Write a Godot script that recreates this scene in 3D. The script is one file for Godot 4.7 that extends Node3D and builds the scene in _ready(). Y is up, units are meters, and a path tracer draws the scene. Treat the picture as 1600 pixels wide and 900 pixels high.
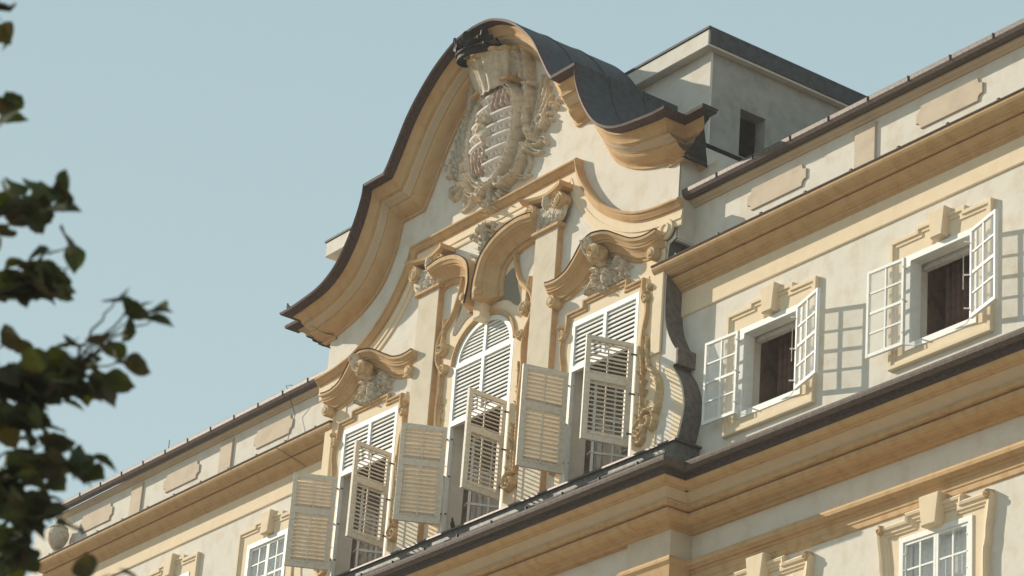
extends Node3D

const GROUND := -15.23        # the facade's own zero is the underside of the fixed louvres
const WZ := -0.25             # face of the wing walls; the pavilion's face is z = 0
var M := {}
var taken := {}
var rng := RandomNumberGenerator.new()


func _ready() -> void:
	rng.seed = 7
	view()
	materials()
	ground()
	pavilion()
	right_wing()
	left_wing()
	attic_block()
	urn()
	birds()
	tree()


func view() -> void:
	var cam := Camera3D.new()
	cam.name = "camera"
	add_child(cam)
	cam.transform = Transform3D(Basis.from_euler(Vector3(deg_to_rad(24.57), deg_to_rad(55.2), deg_to_rad(4.42))), Vector3(27.69, -13.63, 18.92))
	cam.fov = 10.88
	cam.near = 0.1
	cam.far = 900.0
	var lens := CameraAttributesPhysical.new()
	lens.frustum_focus_distance = 36.0
	lens.frustum_focal_length = 125.57
	lens.exposure_aperture = 6.3
	lens.frustum_far = 900.0
	cam.attributes = lens
	cam.current = true
	var env := Environment.new()
	env.background_mode = Environment.BG_SKY
	var sky := Sky.new()
	var sm := ProceduralSkyMaterial.new()
	sm.sky_top_color = Color(0.56, 0.66, 0.705)
	sm.sky_horizon_color = Color(0.78, 0.86, 0.86)
	sm.sky_curve = 0.36
	sm.ground_bottom_color = Color(0.42, 0.40, 0.35)
	sm.ground_horizon_color = Color(0.55, 0.55, 0.5)
	sm.sun_angle_max = 1.0
	sky.sky_material = sm
	env.sky = sky
	env.tonemap_mode = Environment.TONE_MAPPER_LINEAR
	env.tonemap_exposure = 1.15
	env.fog_enabled = true
	env.fog_density = 0.0013
	env.fog_light_color = Color(0.93, 0.9, 0.88)
	env.sdfgi_enabled = true
	env.ssao_enabled = true
	env.ssil_enabled = true
	var we := WorldEnvironment.new()
	we.name = "environment"
	we.environment = env
	add_child(we)
	var sun := DirectionalLight3D.new()
	sun.name = "sun"
	sun.light_energy = 1.55
	sun.light_color = Color(1.0, 0.96, 0.885)
	sun.light_angular_distance = 0.5
	sun.shadow_enabled = true
	add_child(sun)
	sun.look_at_from_position(Vector3(-21.8, 11.8, 10.0), Vector3.ZERO)


# ---------------------------------------------------------------- materials
func lin(r: float, g: float, b: float) -> Color:
	return Color(r, g, b).linear_to_srgb()


func mat(key: String, c: Color, rough: float, amp := 0.1, size := 1.0, bump := 0.0, metal := 0.0, freq := 0.02, tint := Color(1, 1, 1)) -> StandardMaterial3D:
	var m := StandardMaterial3D.new()
	m.resource_name = key
	m.albedo_color = c
	m.roughness = rough
	m.metallic = metal
	m.metallic_specular = 0.35
	if amp > 0.0:
		var n := FastNoiseLite.new()
		n.seed = key.hash() % 9999
		n.noise_type = FastNoiseLite.TYPE_SIMPLEX_SMOOTH
		n.frequency = freq
		n.fractal_octaves = 6
		n.fractal_gain = 0.62
		var t := NoiseTexture2D.new()
		t.width = 512
		t.height = 512
		t.seamless = true
		t.noise = n
		var g := Gradient.new()
		g.offsets = PackedFloat32Array([0.15, 0.5, 0.85])
		g.colors = PackedColorArray([Color(tint.r * (1 - amp), tint.g * (1 - amp), tint.b * (1 - amp)), Color(1 - amp * 0.35, 1 - amp * 0.35, 1 - amp * 0.35), Color(1, 1, 1)])
		t.color_ramp = g
		m.albedo_texture = t
		m.uv1_triplanar = true
		m.uv1_world_triplanar = true
		m.uv1_scale = Vector3.ONE * size
		if bump > 0.0:
			var n2: FastNoiseLite = n.duplicate()
			n2.frequency = 0.05
			var tn := NoiseTexture2D.new()
			tn.width = 512
			tn.height = 512
			tn.seamless = true
			tn.as_normal_map = true
			tn.bump_strength = 6.0
			tn.noise = n2
			m.normal_enabled = true
			m.normal_texture = tn
			m.normal_scale = bump
	M[key] = m
	return m


func materials() -> void:
	mat("plaster", lin(0.72, 0.67, 0.59), 0.95, 0.035, 0.42, 0.06, 0.0, 0.012, Color(0.99, 0.97, 0.94))
	mat("pilaster_plaster", lin(0.66, 0.575, 0.45), 0.95, 0.06, 0.5, 0.06, 0.0, 0.012)
	mat("panel_plaster", lin(0.63, 0.515, 0.395), 0.95, 0.07, 0.5, 0.06, 0.0, 0.012)
	mat("ochre", lin(0.585, 0.395, 0.215), 0.9, 0.05, 0.6, 0.05, 0.0, 0.014, Color(0.97, 0.93, 0.88))
	mat("cream", lin(0.79, 0.645, 0.46), 0.92, 0.035, 0.6, 0.05, 0.0, 0.014)
	mat("soffit", lin(0.60, 0.48, 0.345), 0.92, 0.05, 0.6, 0.05, 0.0, 0.014)
	mat("stucco", lin(0.69, 0.60, 0.475), 0.92, 0.14, 0.9, 0.1, 0.0, 0.02, Color(0.94, 0.88, 0.82))
	mat("stucco_ochre", lin(0.68, 0.50, 0.29), 0.92, 0.2, 0.9, 0.1, 0.0, 0.02, Color(0.96, 0.88, 0.8))
	mat("shield_plaster", lin(0.72, 0.66, 0.6), 0.92, 0.10, 0.9, 0.05)
	mat("shield_brown", lin(0.54, 0.41, 0.33), 0.92, 0.2, 0.9, 0.1)
	mat("granular", lin(0.42, 0.37, 0.30), 1.0, 0.45, 2.2, 0.9, 0.0, 0.05)
	mat("white_paint", lin(0.80, 0.80, 0.77), 0.55, 0.05, 1.0, 0.0)
	mat("shutter_paint", lin(0.77, 0.695, 0.585), 0.6, 0.12, 1.1, 0.03, 0.0, 0.03)
	mat("slate_metal", lin(0.075, 0.08, 0.085), 0.7, 0.25, 0.7, 0.03, 0.1, 0.02)
	mat("copper", lin(0.11, 0.068, 0.06), 0.6, 0.45, 1.2, 0.05, 0.2, 0.03)
	mat("gutter_metal", lin(0.15, 0.115, 0.10), 0.5, 0.3, 1.0, 0.03, 0.3, 0.03)
	mat("zinc", lin(0.17, 0.17, 0.155), 0.6, 0.3, 0.8, 0.03, 0.3, 0.02)
	mat("flank_metal", lin(0.21, 0.18, 0.16), 0.8, 0.25, 0.8, 0.06, 0.2, 0.02)
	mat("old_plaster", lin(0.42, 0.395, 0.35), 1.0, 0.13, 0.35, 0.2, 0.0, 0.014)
	mat("iron", lin(0.018, 0.018, 0.02), 0.6, 0.3, 2.0, 0.1)
	mat("room", lin(0.62, 0.47, 0.39), 0.95, 0.2, 0.4)
	mat("roof_tile", lin(0.30, 0.19, 0.13), 0.9, 0.4, 1.0, 0.3)
	mat("curtain", lin(0.70, 0.70, 0.66), 0.95, 0.15, 1.5)
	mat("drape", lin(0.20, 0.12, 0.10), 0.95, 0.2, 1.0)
	mat("gravel", lin(0.46, 0.38, 0.27), 1.0, 0.4, 0.25, 0.5)
	mat("bark", lin(0.09, 0.065, 0.045), 1.0, 0.5, 2.5, 0.8)
	mat("feather", lin(0.06, 0.06, 0.065), 0.8, 0.4, 6.0)
	var glass := StandardMaterial3D.new()
	glass.resource_name = "glass"
	glass.albedo_color = Color(0.95, 0.98, 0.97, 0.04)
	glass.transparency = BaseMaterial3D.TRANSPARENCY_ALPHA
	glass.roughness = 0.03
	M["glass"] = glass
	for k in 3:
		var lf := mat("leaf_%d" % k, [lin(0.08, 0.098, 0.042), lin(0.095, 0.112, 0.042), lin(0.10, 0.09, 0.05)][k], 0.85, 0.3, 6.0)
		lf.backlight_enabled = true
		lf.backlight = [lin(0.34, 0.37, 0.025), lin(0.48, 0.47, 0.025), lin(0.40, 0.30, 0.03)][k]


# ---------------------------------------------------------------- nodes
func numbered(called: String) -> String:
	var n: int = taken.get(called, 0)
	taken[called] = n + 1
	return called if n == 0 else "%s_%03d" % [called, n]


func thing(called: String, label: String, category: String, at := Vector3.ZERO, group := "") -> Node3D:
	var o := Node3D.new()
	o.name = numbered(called)
	o.set_meta("label", label)
	o.set_meta("category", category)
	if group:
		o.set_meta("group", group)
	o.position = at
	add_child(o)
	return o


func build() -> SurfaceTool:
	var st := SurfaceTool.new()
	st.begin(Mesh.PRIMITIVE_TRIANGLES)
	st.set_smooth_group(4294967295)
	return st


func part(parent: Node3D, called: String, st: SurfaceTool, m: String) -> MeshInstance3D:
	st.generate_normals()
	return put(parent, called, st.commit(), m)


func put(parent: Node3D, called: String, mesh: Mesh, m: String) -> MeshInstance3D:
	var o := MeshInstance3D.new()
	o.name = called
	o.mesh = mesh
	o.material_override = M[m]
	if parent.get_parent() == self:
		o.position = -parent.position
	parent.add_child(o, true)
	return o


func hub(parent: Node3D, called: String, t := Transform3D()) -> Node3D:   # a part made of sub-parts
	var o := Node3D.new()
	o.name = called
	o.transform = Transform3D(t.basis, t.origin - (parent.position if parent.get_parent() == self else Vector3.ZERO))
	parent.add_child(o, true)
	return o


# ---------------------------------------------------------------- shapes
func tri(st: SurfaceTool, a: Vector3, b: Vector3, c: Vector3) -> void:
	st.add_vertex(a)
	st.add_vertex(b)
	st.add_vertex(c)


func quad(st: SurfaceTool, a: Vector3, b: Vector3, c: Vector3, d: Vector3) -> void:
	tri(st, a, b, c)
	tri(st, a, c, d)


func box(st: SurfaceTool, a: Vector3, b: Vector3) -> void:
	var p := func(i: int) -> Vector3: return Vector3(b.x if i & 1 else a.x, b.y if i & 2 else a.y, b.z if i & 4 else a.z)
	for f in [[0, 1, 3, 2], [5, 4, 6, 7], [4, 0, 2, 6], [1, 5, 7, 3], [2, 3, 7, 6], [4, 5, 1, 0]]:
		quad(st, p.call(f[3]), p.call(f[2]), p.call(f[1]), p.call(f[0]))


func box_mesh(size: Vector3) -> ArrayMesh:   # chamfered, its own centre at zero
	var st := build()
	var h := size / 2.0
	var c := minf(minf(h.x, h.y), h.z) * 0.25
	var rings := []
	for e in [[-h.z, c], [-h.z + c, 0.0], [h.z - c, 0.0], [h.z, c]]:
		var x: float = h.x - e[1]
		var y: float = h.y - e[1]
		rings.append(PackedVector3Array([Vector3(-x, -y, e[0]), Vector3(x, -y, e[0]), Vector3(x, y, e[0]), Vector3(-x, y, e[0])]))
	loft(st, rings, true)
	quad(st, rings[0][0], rings[0][1], rings[0][2], rings[0][3])
	quad(st, rings[3][3], rings[3][2], rings[3][1], rings[3][0])
	st.generate_normals()
	return st.commit()


func loft(st: SurfaceTool, rings: Array, closed := false) -> void:
	for i in rings.size() - 1:
		var a: PackedVector3Array = rings[i]
		var b: PackedVector3Array = rings[i + 1]
		for j in a.size() if closed else a.size() - 1:
			var k := (j + 1) % a.size()
			quad(st, a[j], b[j], b[k], a[k])


func cap(st: SurfaceTool, ring: PackedVector3Array, flat: PackedVector2Array) -> void:
	var ids := Geometry2D.triangulate_polygon(flat)
	for i in range(0, ids.size(), 3):
		tri(st, ring[ids[i]], ring[ids[i + 1]], ring[ids[i + 2]])


func mitres(path: PackedVector2Array, closed: bool) -> PackedVector2Array:
	var out := PackedVector2Array()
	var n := path.size()
	for i in n:
		var d0 := (path[i] - path[i - 1] if i > 0 or closed else path[1] - path[0]).normalized()
		if i == 0 and closed:
			d0 = (path[0] - path[n - 1]).normalized()
		var d1 := (path[(i + 1) % n] - path[i] if i < n - 1 or closed else path[n - 1] - path[n - 2]).normalized()
		var n0 := Vector2(-d0.y, d0.x)
		var n1 := Vector2(-d1.y, d1.x)
		var m := (n0 + n1)
		m = m / maxf(m.dot(n0), 0.35)
		out.append(m)
	return out


# a moulding: prof holds (offset to the left of the path, height over the plane); plane "xy" stands up, "xz" lies level (then path is x, z and height is y)
func sweep(st: SurfaceTool, path: PackedVector2Array, prof: PackedVector2Array, closed := false, plane := "xy", z0 := 0.0, zs := PackedFloat32Array()) -> void:
	var mt := mitres(path, closed)
	var rings := []
	for i in path.size():
		var ring := PackedVector3Array()
		var k := zs[i] if zs.size() else 1.0
		for p in prof:
			var q := path[i] + mt[i] * p.x
			ring.append(Vector3(q.x, q.y, z0 + p.y * k) if plane == "xy" else Vector3(q.x, z0 + p.y * k, q.y))
		rings.append(ring)
	if closed:
		rings.append(rings[0])
	loft(st, rings)
	if not closed:
		cap(st, rings[0], prof)
		cap(st, rings[-1], prof)


func extrude(st: SurfaceTool, poly: PackedVector2Array, z0: float, z1: float, bevel := 0.0) -> void:
	if Geometry2D.is_polygon_clockwise(poly):
		poly = poly.duplicate()
		poly.reverse()
	var mt := mitres(poly, true)
	var rings := []
	for s in [[z0, 0.0], [z1 - bevel, 0.0], [z1, bevel]]:
		var ring := PackedVector3Array()
		for i in poly.size():
			var q: Vector2 = poly[i] + mt[i] * s[1]
			ring.append(Vector3(q.x, q.y, s[0]))
		rings.append(ring)
	loft(st, rings, true)
	cap(st, rings[2], poly)
	cap(st, rings[0], poly)


func rect(x0: float, y0: float, x1: float, y1: float) -> PackedVector2Array:
	return PackedVector2Array([Vector2(x0, y0), Vector2(x1, y0), Vector2(x1, y1), Vector2(x0, y1)])


func pts(a: Array) -> PackedVector2Array:   # flat list of numbers
	var o := PackedVector2Array()
	for i in range(0, a.size(), 2):
		o.append(Vector2(a[i], a[i + 1]))
	return o


func smooth(p: PackedVector2Array, per := 6) -> PackedVector2Array:   # Catmull-Rom through the points
	var o := PackedVector2Array()
	for i in p.size() - 1:
		var a := p[maxi(i - 1, 0)]
		var d := p[mini(i + 2, p.size() - 1)]
		for k in per:
			o.append(p[i].cubic_interpolate(p[i + 1], a, d, float(k) / per))
	o.append(p[-1])
	return o


func flip(p: PackedVector2Array, cx := 0.0) -> PackedVector2Array:   # mirrored, run kept left to right
	var o := PackedVector2Array()
	for i in range(p.size() - 1, -1, -1):
		o.append(Vector2(2 * cx - p[i].x, p[i].y))
	return o


func moved(p: PackedVector2Array, x: float, y := 0.0, sx := 1.0) -> PackedVector2Array:
	var o := PackedVector2Array()
	for q in p:
		o.append(Vector2(q.x * sx + x, q.y + y))
	return o


func tube(st: SurfaceTool, p: PackedVector3Array, r0: float, r1: float, sides := 8, caps := true) -> void:
	var rings := []
	var up := Vector3(0.13, 0.31, 0.94)
	for i in p.size():
		var d := (p[mini(i + 1, p.size() - 1)] - p[maxi(i - 1, 0)]).normalized()
		var u := up - d * up.dot(d)
		if u.length() < 0.05:
			u = Vector3(1, 0, 0) - d * d.x
		u = u.normalized()
		up = u
		var v := d.cross(u)
		var r := lerpf(r0, r1, float(i) / maxi(p.size() - 1, 1))
		var ring := PackedVector3Array()
		for k in sides:
			var a := TAU * k / sides
			ring.append(p[i] + (u * cos(a) + v * sin(a)) * r)
		rings.append(ring)
	loft(st, rings, true)
	if caps:
		for e in [rings[0], rings[-1]]:
			for k in range(1, sides - 1):
				tri(st, e[0], e[k], e[k + 1])


func lathe(st: SurfaceTool, prof: PackedVector2Array, at: Vector3, sides := 16, axis := "y", sx := 1.0) -> void:   # prof: radius, height
	var rings := []
	for p in prof:
		var ring := PackedVector3Array()
		for k in sides:
			var a := TAU * k / sides
			var c := cos(a) * p.x * sx
			var s := sin(a) * p.x
			ring.append(at + (Vector3(c, p.y, s) if axis == "y" else Vector3(c, s, p.y)))
		rings.append(ring)
	loft(st, rings, true)


func spiral(c: Vector2, r0: float, r1: float, turns: float, a0: float, n := 26) -> PackedVector2Array:
	var o := PackedVector2Array()
	for i in n + 1:
		var t := float(i) / n
		var a := a0 + TAU * turns * t
		o.append(c + Vector2(cos(a), sin(a)) * lerpf(r0, r1, pow(t, 0.8)))
	return o


# carved relief: strokes are [points, radius at start, radius at end, height at start, height at end], joined on a grid into one modelled surface
func relief(parent: Node3D, called: String, m: String, strokes: Array, z0: float, cell := 0.008, rough := 0.12, domed := false) -> MeshInstance3D:
	var lo := Vector2(1e9, 1e9)
	var hi := Vector2(-1e9, -1e9)
	for s in strokes:
		var rm: float = maxf(s[1], s[2]) + cell
		for p in s[0]:
			lo = lo.min(p - Vector2(rm, rm))
			hi = hi.max(p + Vector2(rm, rm))
	var w := int((hi.x - lo.x) / cell) + 2
	var h := int((hi.y - lo.y) / cell) + 2
	var H := PackedFloat32Array()
	H.resize(w * h)
	H.fill(-1.0)
	var order := strokes.filter(func(e: Array) -> bool: return e[3] >= 0.0) + strokes.filter(func(e: Array) -> bool: return e[3] < 0.0)
	for s in order:
		var ps: PackedVector2Array = s[0]
		var n := ps.size()
		for i in maxi(n - 1, 1):
			var a := ps[i]
			var b := ps[mini(i + 1, n - 1)]
			var t0 := float(i) / maxi(n - 1, 1)
			var t1 := float(i + 1) / maxi(n - 1, 1)
			var ra := lerpf(s[1], s[2], t0)
			var rb := lerpf(s[1], s[2], t1)
			var ha := lerpf(s[3], s[4], t0)
			var hb := lerpf(s[3], s[4], t1)
			var rm := maxf(ra, rb)
			var ab := b - a
			var l2 := maxf(ab.length_squared(), 1e-9)
			for y in range(maxi(int((minf(a.y, b.y) - rm - lo.y) / cell), 0), mini(int((maxf(a.y, b.y) + rm - lo.y) / cell) + 2, h)):
				for x in range(maxi(int((minf(a.x, b.x) - rm - lo.x) / cell), 0), mini(int((maxf(a.x, b.x) + rm - lo.x) / cell) + 2, w)):
					var q := lo + Vector2(x, y) * cell
					var t := clampf((q - a).dot(ab) / l2, 0.0, 1.0)
					var d := (q - a - ab * t).length()
					var r := lerpf(ra, rb, t)
					if d < r:
						var e := d / r
						var v := lerpf(ha, hb, t) * sqrt(1.0 - e * e)
						if v < 0.0:
							if H[y * w + x] > 0.0:
								H[y * w + x] = maxf(H[y * w + x] + v, 0.002)
						elif v > H[y * w + x]:
							H[y * w + x] = v
	var noise := FastNoiseLite.new()
	noise.seed = 3
	noise.frequency = 9.0
	noise.fractal_octaves = 3
	var st := SurfaceTool.new()
	st.begin(Mesh.PRIMITIVE_TRIANGLES)
	var at := func(x: int, y: int) -> Vector3:
		var q := lo + Vector2(x, y) * cell
		var v := H[y * w + x]
		var z := z0 + (dome(q) if domed else 0.0)
		return Vector3(q.x, q.y, z - 0.012 if v < 0.0 else z + v * (1.0 + rough * noise.get_noise_2d(q.x, q.y)))
	for y in h - 1:
		for x in w - 1:
			var i := y * w + x
			if maxf(maxf(H[i], H[i + 1]), maxf(H[i + w], H[i + w + 1])) > 0.0:
				quad(st, at.call(x, y + 1), at.call(x + 1, y + 1), at.call(x + 1, y), at.call(x, y))
	st.index()
	st.generate_normals()
	return put(parent, called, st.commit(), m)


func acanthus(base: Vector2, tip: Vector2, width: float, h: float, lobes := 4, bend := 0.0) -> Array:
	var out := []
	var d := tip - base
	var u := d.normalized()
	var n := Vector2(-u.y, u.x)
	var spine := PackedVector2Array()
	for i in 9:
		var t := i / 8.0
		spine.append(base + d * t + n * bend * sin(PI * t))
	out.append([spine, width * 0.24, width * 0.05, h * 0.75, h])
	out.append([spine.slice(0, 8), width * 0.06, width * 0.03, -h * 0.5, -h * 0.35])
	for k in lobes:
		var t := (k + 0.35) / lobes
		var p := spine[int(t * 8)]
		var l := width * (0.95 - 0.45 * t)
		for s in [-1.0, 1.0]:
			var mid: Vector2 = p + n * s * l * 0.55 + u * l * 0.35
			var end: Vector2 = p + n * s * l * 0.95 + u * l * 0.95
			var lobe := PackedVector2Array([p, mid, end])
			out.append([lobe, width * 0.17, width * 0.045, h * 0.5, h * (0.95 if k % 2 == 0 else 0.7)])
			out.append([PackedVector2Array([p.lerp(mid, 0.4), mid, mid.lerp(end, 0.7)]), width * 0.05, width * 0.025, -h * 0.35, -h * 0.3])
	return out


# wall sheet with rectangular openings and their reveals
func wall_sheet(st: SurfaceTool, x0: float, x1: float, y0: float, y1: float, holes: Array, z: float, depth: float) -> void:
	var xs := [x0, x1]
	var ys := [y0, y1]
	for r in holes:
		xs.append_array([r[0], r[2]])
		ys.append_array([r[1], r[3]])
	xs.sort()
	ys.sort()
	for i in xs.size() - 1:
		for j in ys.size() - 1:
			if xs[i + 1] - xs[i] < 1e-4 or ys[j + 1] - ys[j] < 1e-4:
				continue
			var c := Vector2((xs[i] + xs[i + 1]) / 2, (ys[j] + ys[j + 1]) / 2)
			var open := false
			for r in holes:
				open = open or (c.x > r[0] and c.x < r[2] and c.y > r[1] and c.y < r[3])
			if not open:
				quad(st, Vector3(xs[i], ys[j + 1], z), Vector3(xs[i + 1], ys[j + 1], z), Vector3(xs[i + 1], ys[j], z), Vector3(xs[i], ys[j], z))
	for r in holes:
		reveal(st, rect(r[0], r[1], r[2], r[3]), z, depth)


func reveal(st: SurfaceTool, poly: PackedVector2Array, z: float, depth: float) -> void:
	for i in poly.size():
		var a := poly[i]
		var b := poly[(i + 1) % poly.size()]
		quad(st, Vector3(a.x, a.y, z), Vector3(a.x, a.y, z - depth), Vector3(b.x, b.y, z - depth), Vector3(b.x, b.y, z))


func room(parent: Node3D, x0: float, x1: float, y0: float, y1: float, hole: Array, zf: float, deep: float) -> void:
	var st := build()
	box(st, Vector3(x0, y0, zf - deep), Vector3(x1, y1, zf - deep + 0.05))
	box(st, Vector3(x0, y0, zf - deep + 0.05), Vector3(x0 + 0.05, y1, zf))
	box(st, Vector3(x1 - 0.05, y0, zf - deep + 0.05), Vector3(x1, y1, zf))
	box(st, Vector3(x0 + 0.05, y1 - 0.05, zf - deep + 0.05), Vector3(x1 - 0.05, y1, zf))
	box(st, Vector3(x0 + 0.05, y0, zf - deep + 0.05), Vector3(x1 - 0.05, y0 + 0.05, zf))
	wall_sheet(st, x0 + 0.05, x1 - 0.05, y0 + 0.05, y1 - 0.05, [hole], zf - 0.003, 0.0)
	part(parent, "room", st, "room")


# ---------------------------------------------------------------- ground
func ground() -> void:
	var st := build()
	quad(st, Vector3(-300, GROUND, -300), Vector3(300, GROUND, -300), Vector3(300, GROUND, 300), Vector3(-300, GROUND, 300))
	st.generate_normals()
	var o := MeshInstance3D.new()
	o.name = "ground"
	o.mesh = st.commit()
	o.material_override = M["gravel"]
	o.set_meta("kind", "structure")
	add_child(o)


# ---------------------------------------------------------------- joinery
func louvre_panel(parent: Node3D, x0: float, x1: float, y0: float, y1: float, z: float, pitch: float) -> void:   # fixed slats between white boards
	var h := hub(parent, "louvre", Transform3D(Basis(), Vector3((x0 + x1) / 2, y0, z)))
	var w := (x1 - x0) / 2
	var t := y1 - y0
	var st := build()
	var b := 0.055
	box(st, Vector3(-w, 0, -0.03), Vector3(w, b * 1.2, 0.018))
	box(st, Vector3(-w, t - b * 1.2, -0.03), Vector3(w, t, 0.018))
	for x in [-w, -b * 0.5, w - b]:
		box(st, Vector3(x, b * 1.2, -0.03), Vector3(x + b, t - b * 1.2, 0.018))
	part(h, "frame", st, "white_paint")
	var sl := (w - 1.5 * b)
	var mesh := box_mesh(Vector3(sl + 0.012, 0.05, 0.011))
	var n := int((t - b * 2.4) / pitch)
	for s in [-1, 1]:
		for k in n:
			var o := put(h, "slat", mesh, "white_paint")
			o.position = Vector3(s * (b * 0.5 + sl / 2), b * 1.2 + (k + 0.5) * (t - b * 2.4) / n, -0.008)
			o.rotation.x = -0.5 + rng.randf_range(-0.05, 0.05)


func board(st: SurfaceTool, d: float, x0: float, y0: float, x1: float, y1: float, z0: float, z1: float) -> void:
	box(st, Vector3(minf(x0 * d, x1 * d), y0, z0), Vector3(maxf(x0 * d, x1 * d), y1, z1))


func shutter(parent: Node3D, hinge: Vector3, side: float, angle: float) -> void:   # side -1: hung on the left jamb
	var w := 0.56
	var h := 1.25
	var b := Basis(Vector3.UP, deg_to_rad(-angle if side < 0 else angle))
	var n := hub(parent, "shutter", Transform3D(b, hinge))
	var d := -side        # closed, the leaf runs towards the middle of the window
	var st := build()
	var f := 0.055
	board(st, d, 0.0, -h, f, 0.0, -0.02, 0.02)
	board(st, d, w - f, -h, w, 0.0, -0.02, 0.02)
	board(st, d, f, -f, w - f, 0.0, -0.019, 0.019)
	board(st, d, f, -h, w - f, -h + f * 1.25, -0.019, 0.019)
	var mid := -h * 0.39
	board(st, d, f, mid - 0.035, w - f, mid + 0.035, -0.019, 0.019)
	part(n, "frame", st, "shutter_paint")
	st = build()   # raised beading round the lower panel
	for r in [[f, mid - 0.05, w - f, mid - 0.035], [f, -h + f * 1.25, w - f, -h + f * 1.25 + 0.014], [f, -h + f * 1.25 + 0.014, f + 0.014, mid - 0.05], [w - f - 0.014, -h + f * 1.25 + 0.014, w - f, mid - 0.05]]:
		board(st, d, r[0], r[1], r[2], r[3], -0.025, 0.025)
	part(n, "beading", st, "shutter_paint")
	var mesh := box_mesh(Vector3(w - 2 * f + 0.01, 0.052, 0.009))
	for p in [[mid + 0.035, -f, 8], [-h + f * 1.25 + 0.014, mid - 0.05, 12]]:
		for k in p[2]:
			var o := put(n, "slat", mesh, "shutter_paint")
			o.position = Vector3(d * w / 2, lerpf(p[0], p[1], (k + 0.5) / p[2]), 0.0)
			o.rotation.x = -0.92 + rng.randf_range(-0.04, 0.04)
			if rng.randf() < 0.2:
				o.rotation.z = rng.randf_range(-0.03, 0.03)
				o.rotation.x += rng.randf_range(-0.2, 0.25)
	st = build()
	board(st, d, w / 2 - 0.008, -h + f * 1.3, w / 2 + 0.008, mid - 0.05, -0.036, -0.024)
	board(st, d, w / 2 - 0.008, mid + 0.035, w / 2 + 0.008, -f, -0.036, -0.024)
	part(n, "tilt_rod", st, "shutter_paint")
	st = build()
	for y in [-0.14, -0.62, -1.1]:
		tube(st, PackedVector3Array([Vector3(d * 0.03, y, 0.025), Vector3(-d * 0.02, y, 0.03), Vector3(-d * 0.075, y, 0.0)]), 0.011, 0.011, 6)
	part(n, "hinge", st, "zinc")


func casement(parent: Node3D, hinge: Vector3, side: float, angle: float, w: float, h: float, rows: int) -> void:   # glazed leaf with two columns of panes
	var b := Basis(Vector3.UP, deg_to_rad(-angle if side < 0 else angle))
	var n := hub(parent, "casement", Transform3D(b, hinge))
	var d := -side
	var f := 0.031
	var st := build()
	board(st, d, 0.0, -h, f, 0.0, -0.018, 0.018)
	board(st, d, w - f, -h, w, 0.0, -0.018, 0.018)
	board(st, d, f, -f, w - f, 0.0, -0.017, 0.017)
	board(st, d, f, -h, w - f, -h + f * 1.2, -0.017, 0.017)
	part(n, "frame", st, "white_paint")
	st = build()
	board(st, d, w / 2 - 0.010, -h + f, w / 2 + 0.010, -f, -0.012, 0.012)
	var ph := (h - f * 2.2) / rows
	for k in range(1, rows):
		var t := 0.015 if rows == 4 and k == 2 else 0.009
		board(st, d, f, -f - k * ph - t, w / 2 - 0.011, -f - k * ph + t, -0.011, 0.011)
		board(st, d, w / 2 + 0.011, -f - k * ph - t, w - f, -f - k * ph + t, -0.011, 0.011)
	part(n, "glazing_bar", st, "white_paint")
	var pw := (w - 2 * f) / 2
	var st2 := build()
	box(st2, Vector3(-pw / 2 + 0.012, -ph / 2 + 0.01, -0.002), Vector3(pw / 2 - 0.012, ph / 2 - 0.01, 0.002))
	st2.generate_normals()
	var mesh := st2.commit()
	for c in 2:
		for k in rows:
			var o := put(n, "pane", mesh, "glass")
			o.position = Vector3(d * (f + pw * (c + 0.5)), -f - ph * (k + 0.5), 0.0)
	st = build()
	for y in [-0.12, -h * 0.5, -h + 0.12]:
		tube(st, PackedVector3Array([Vector3(d * 0.03, y, 0.02), Vector3(-d * 0.01, y, 0.025), Vector3(-d * 0.03, y - 0.01, -0.06)]), 0.009, 0.009, 6)
	part(n, "hinge", st, "white_paint")


func rod(parent: Node3D, called: String, p: PackedVector3Array, r: float, m: String) -> void:
	var st := build()
	tube(st, p, r, r, 6)
	part(parent, called, st, m)


# ---------------------------------------------------------------- pavilion
const RIM := [0, 5.12, 0.22, 5.105, 0.45, 5.05, 0.8, 4.87, 1.1, 4.63, 1.35, 4.36, 1.55, 4.04, 1.7, 3.80, 1.78, 3.70, 2.24, 3.70, 2.26, 3.52, 2.36, 3.25, 2.52, 2.97, 2.72, 2.73, 2.95, 2.58, 3.2, 2.50, 3.55, 2.455, 3.8, 2.43]
const INNER := [0, 4.80, 0.19, 4.79, 0.38, 4.74, 0.68, 4.57, 0.93, 4.34, 1.14, 4.07, 1.32, 3.77, 1.5, 3.45, 1.6, 3.29, 2.09, 3.29, 2.12, 3.12, 2.20, 2.88, 2.33, 2.64, 2.50, 2.45, 2.78, 2.29, 3.1, 2.18, 3.5, 2.10, 3.8, 2.07]


func fine(a: Array) -> PackedVector2Array:   # right half of a gable line, curves rounded, the two steps kept sharp
	var p := pts(a)
	return smooth(p.slice(0, 9), 4) + smooth(p.slice(9), 4)


func whole(a: Array) -> PackedVector2Array:
	var r := fine(a)
	return flip(r).slice(0, r.size() - 1) + r


var cladding: SurfaceTool


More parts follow.
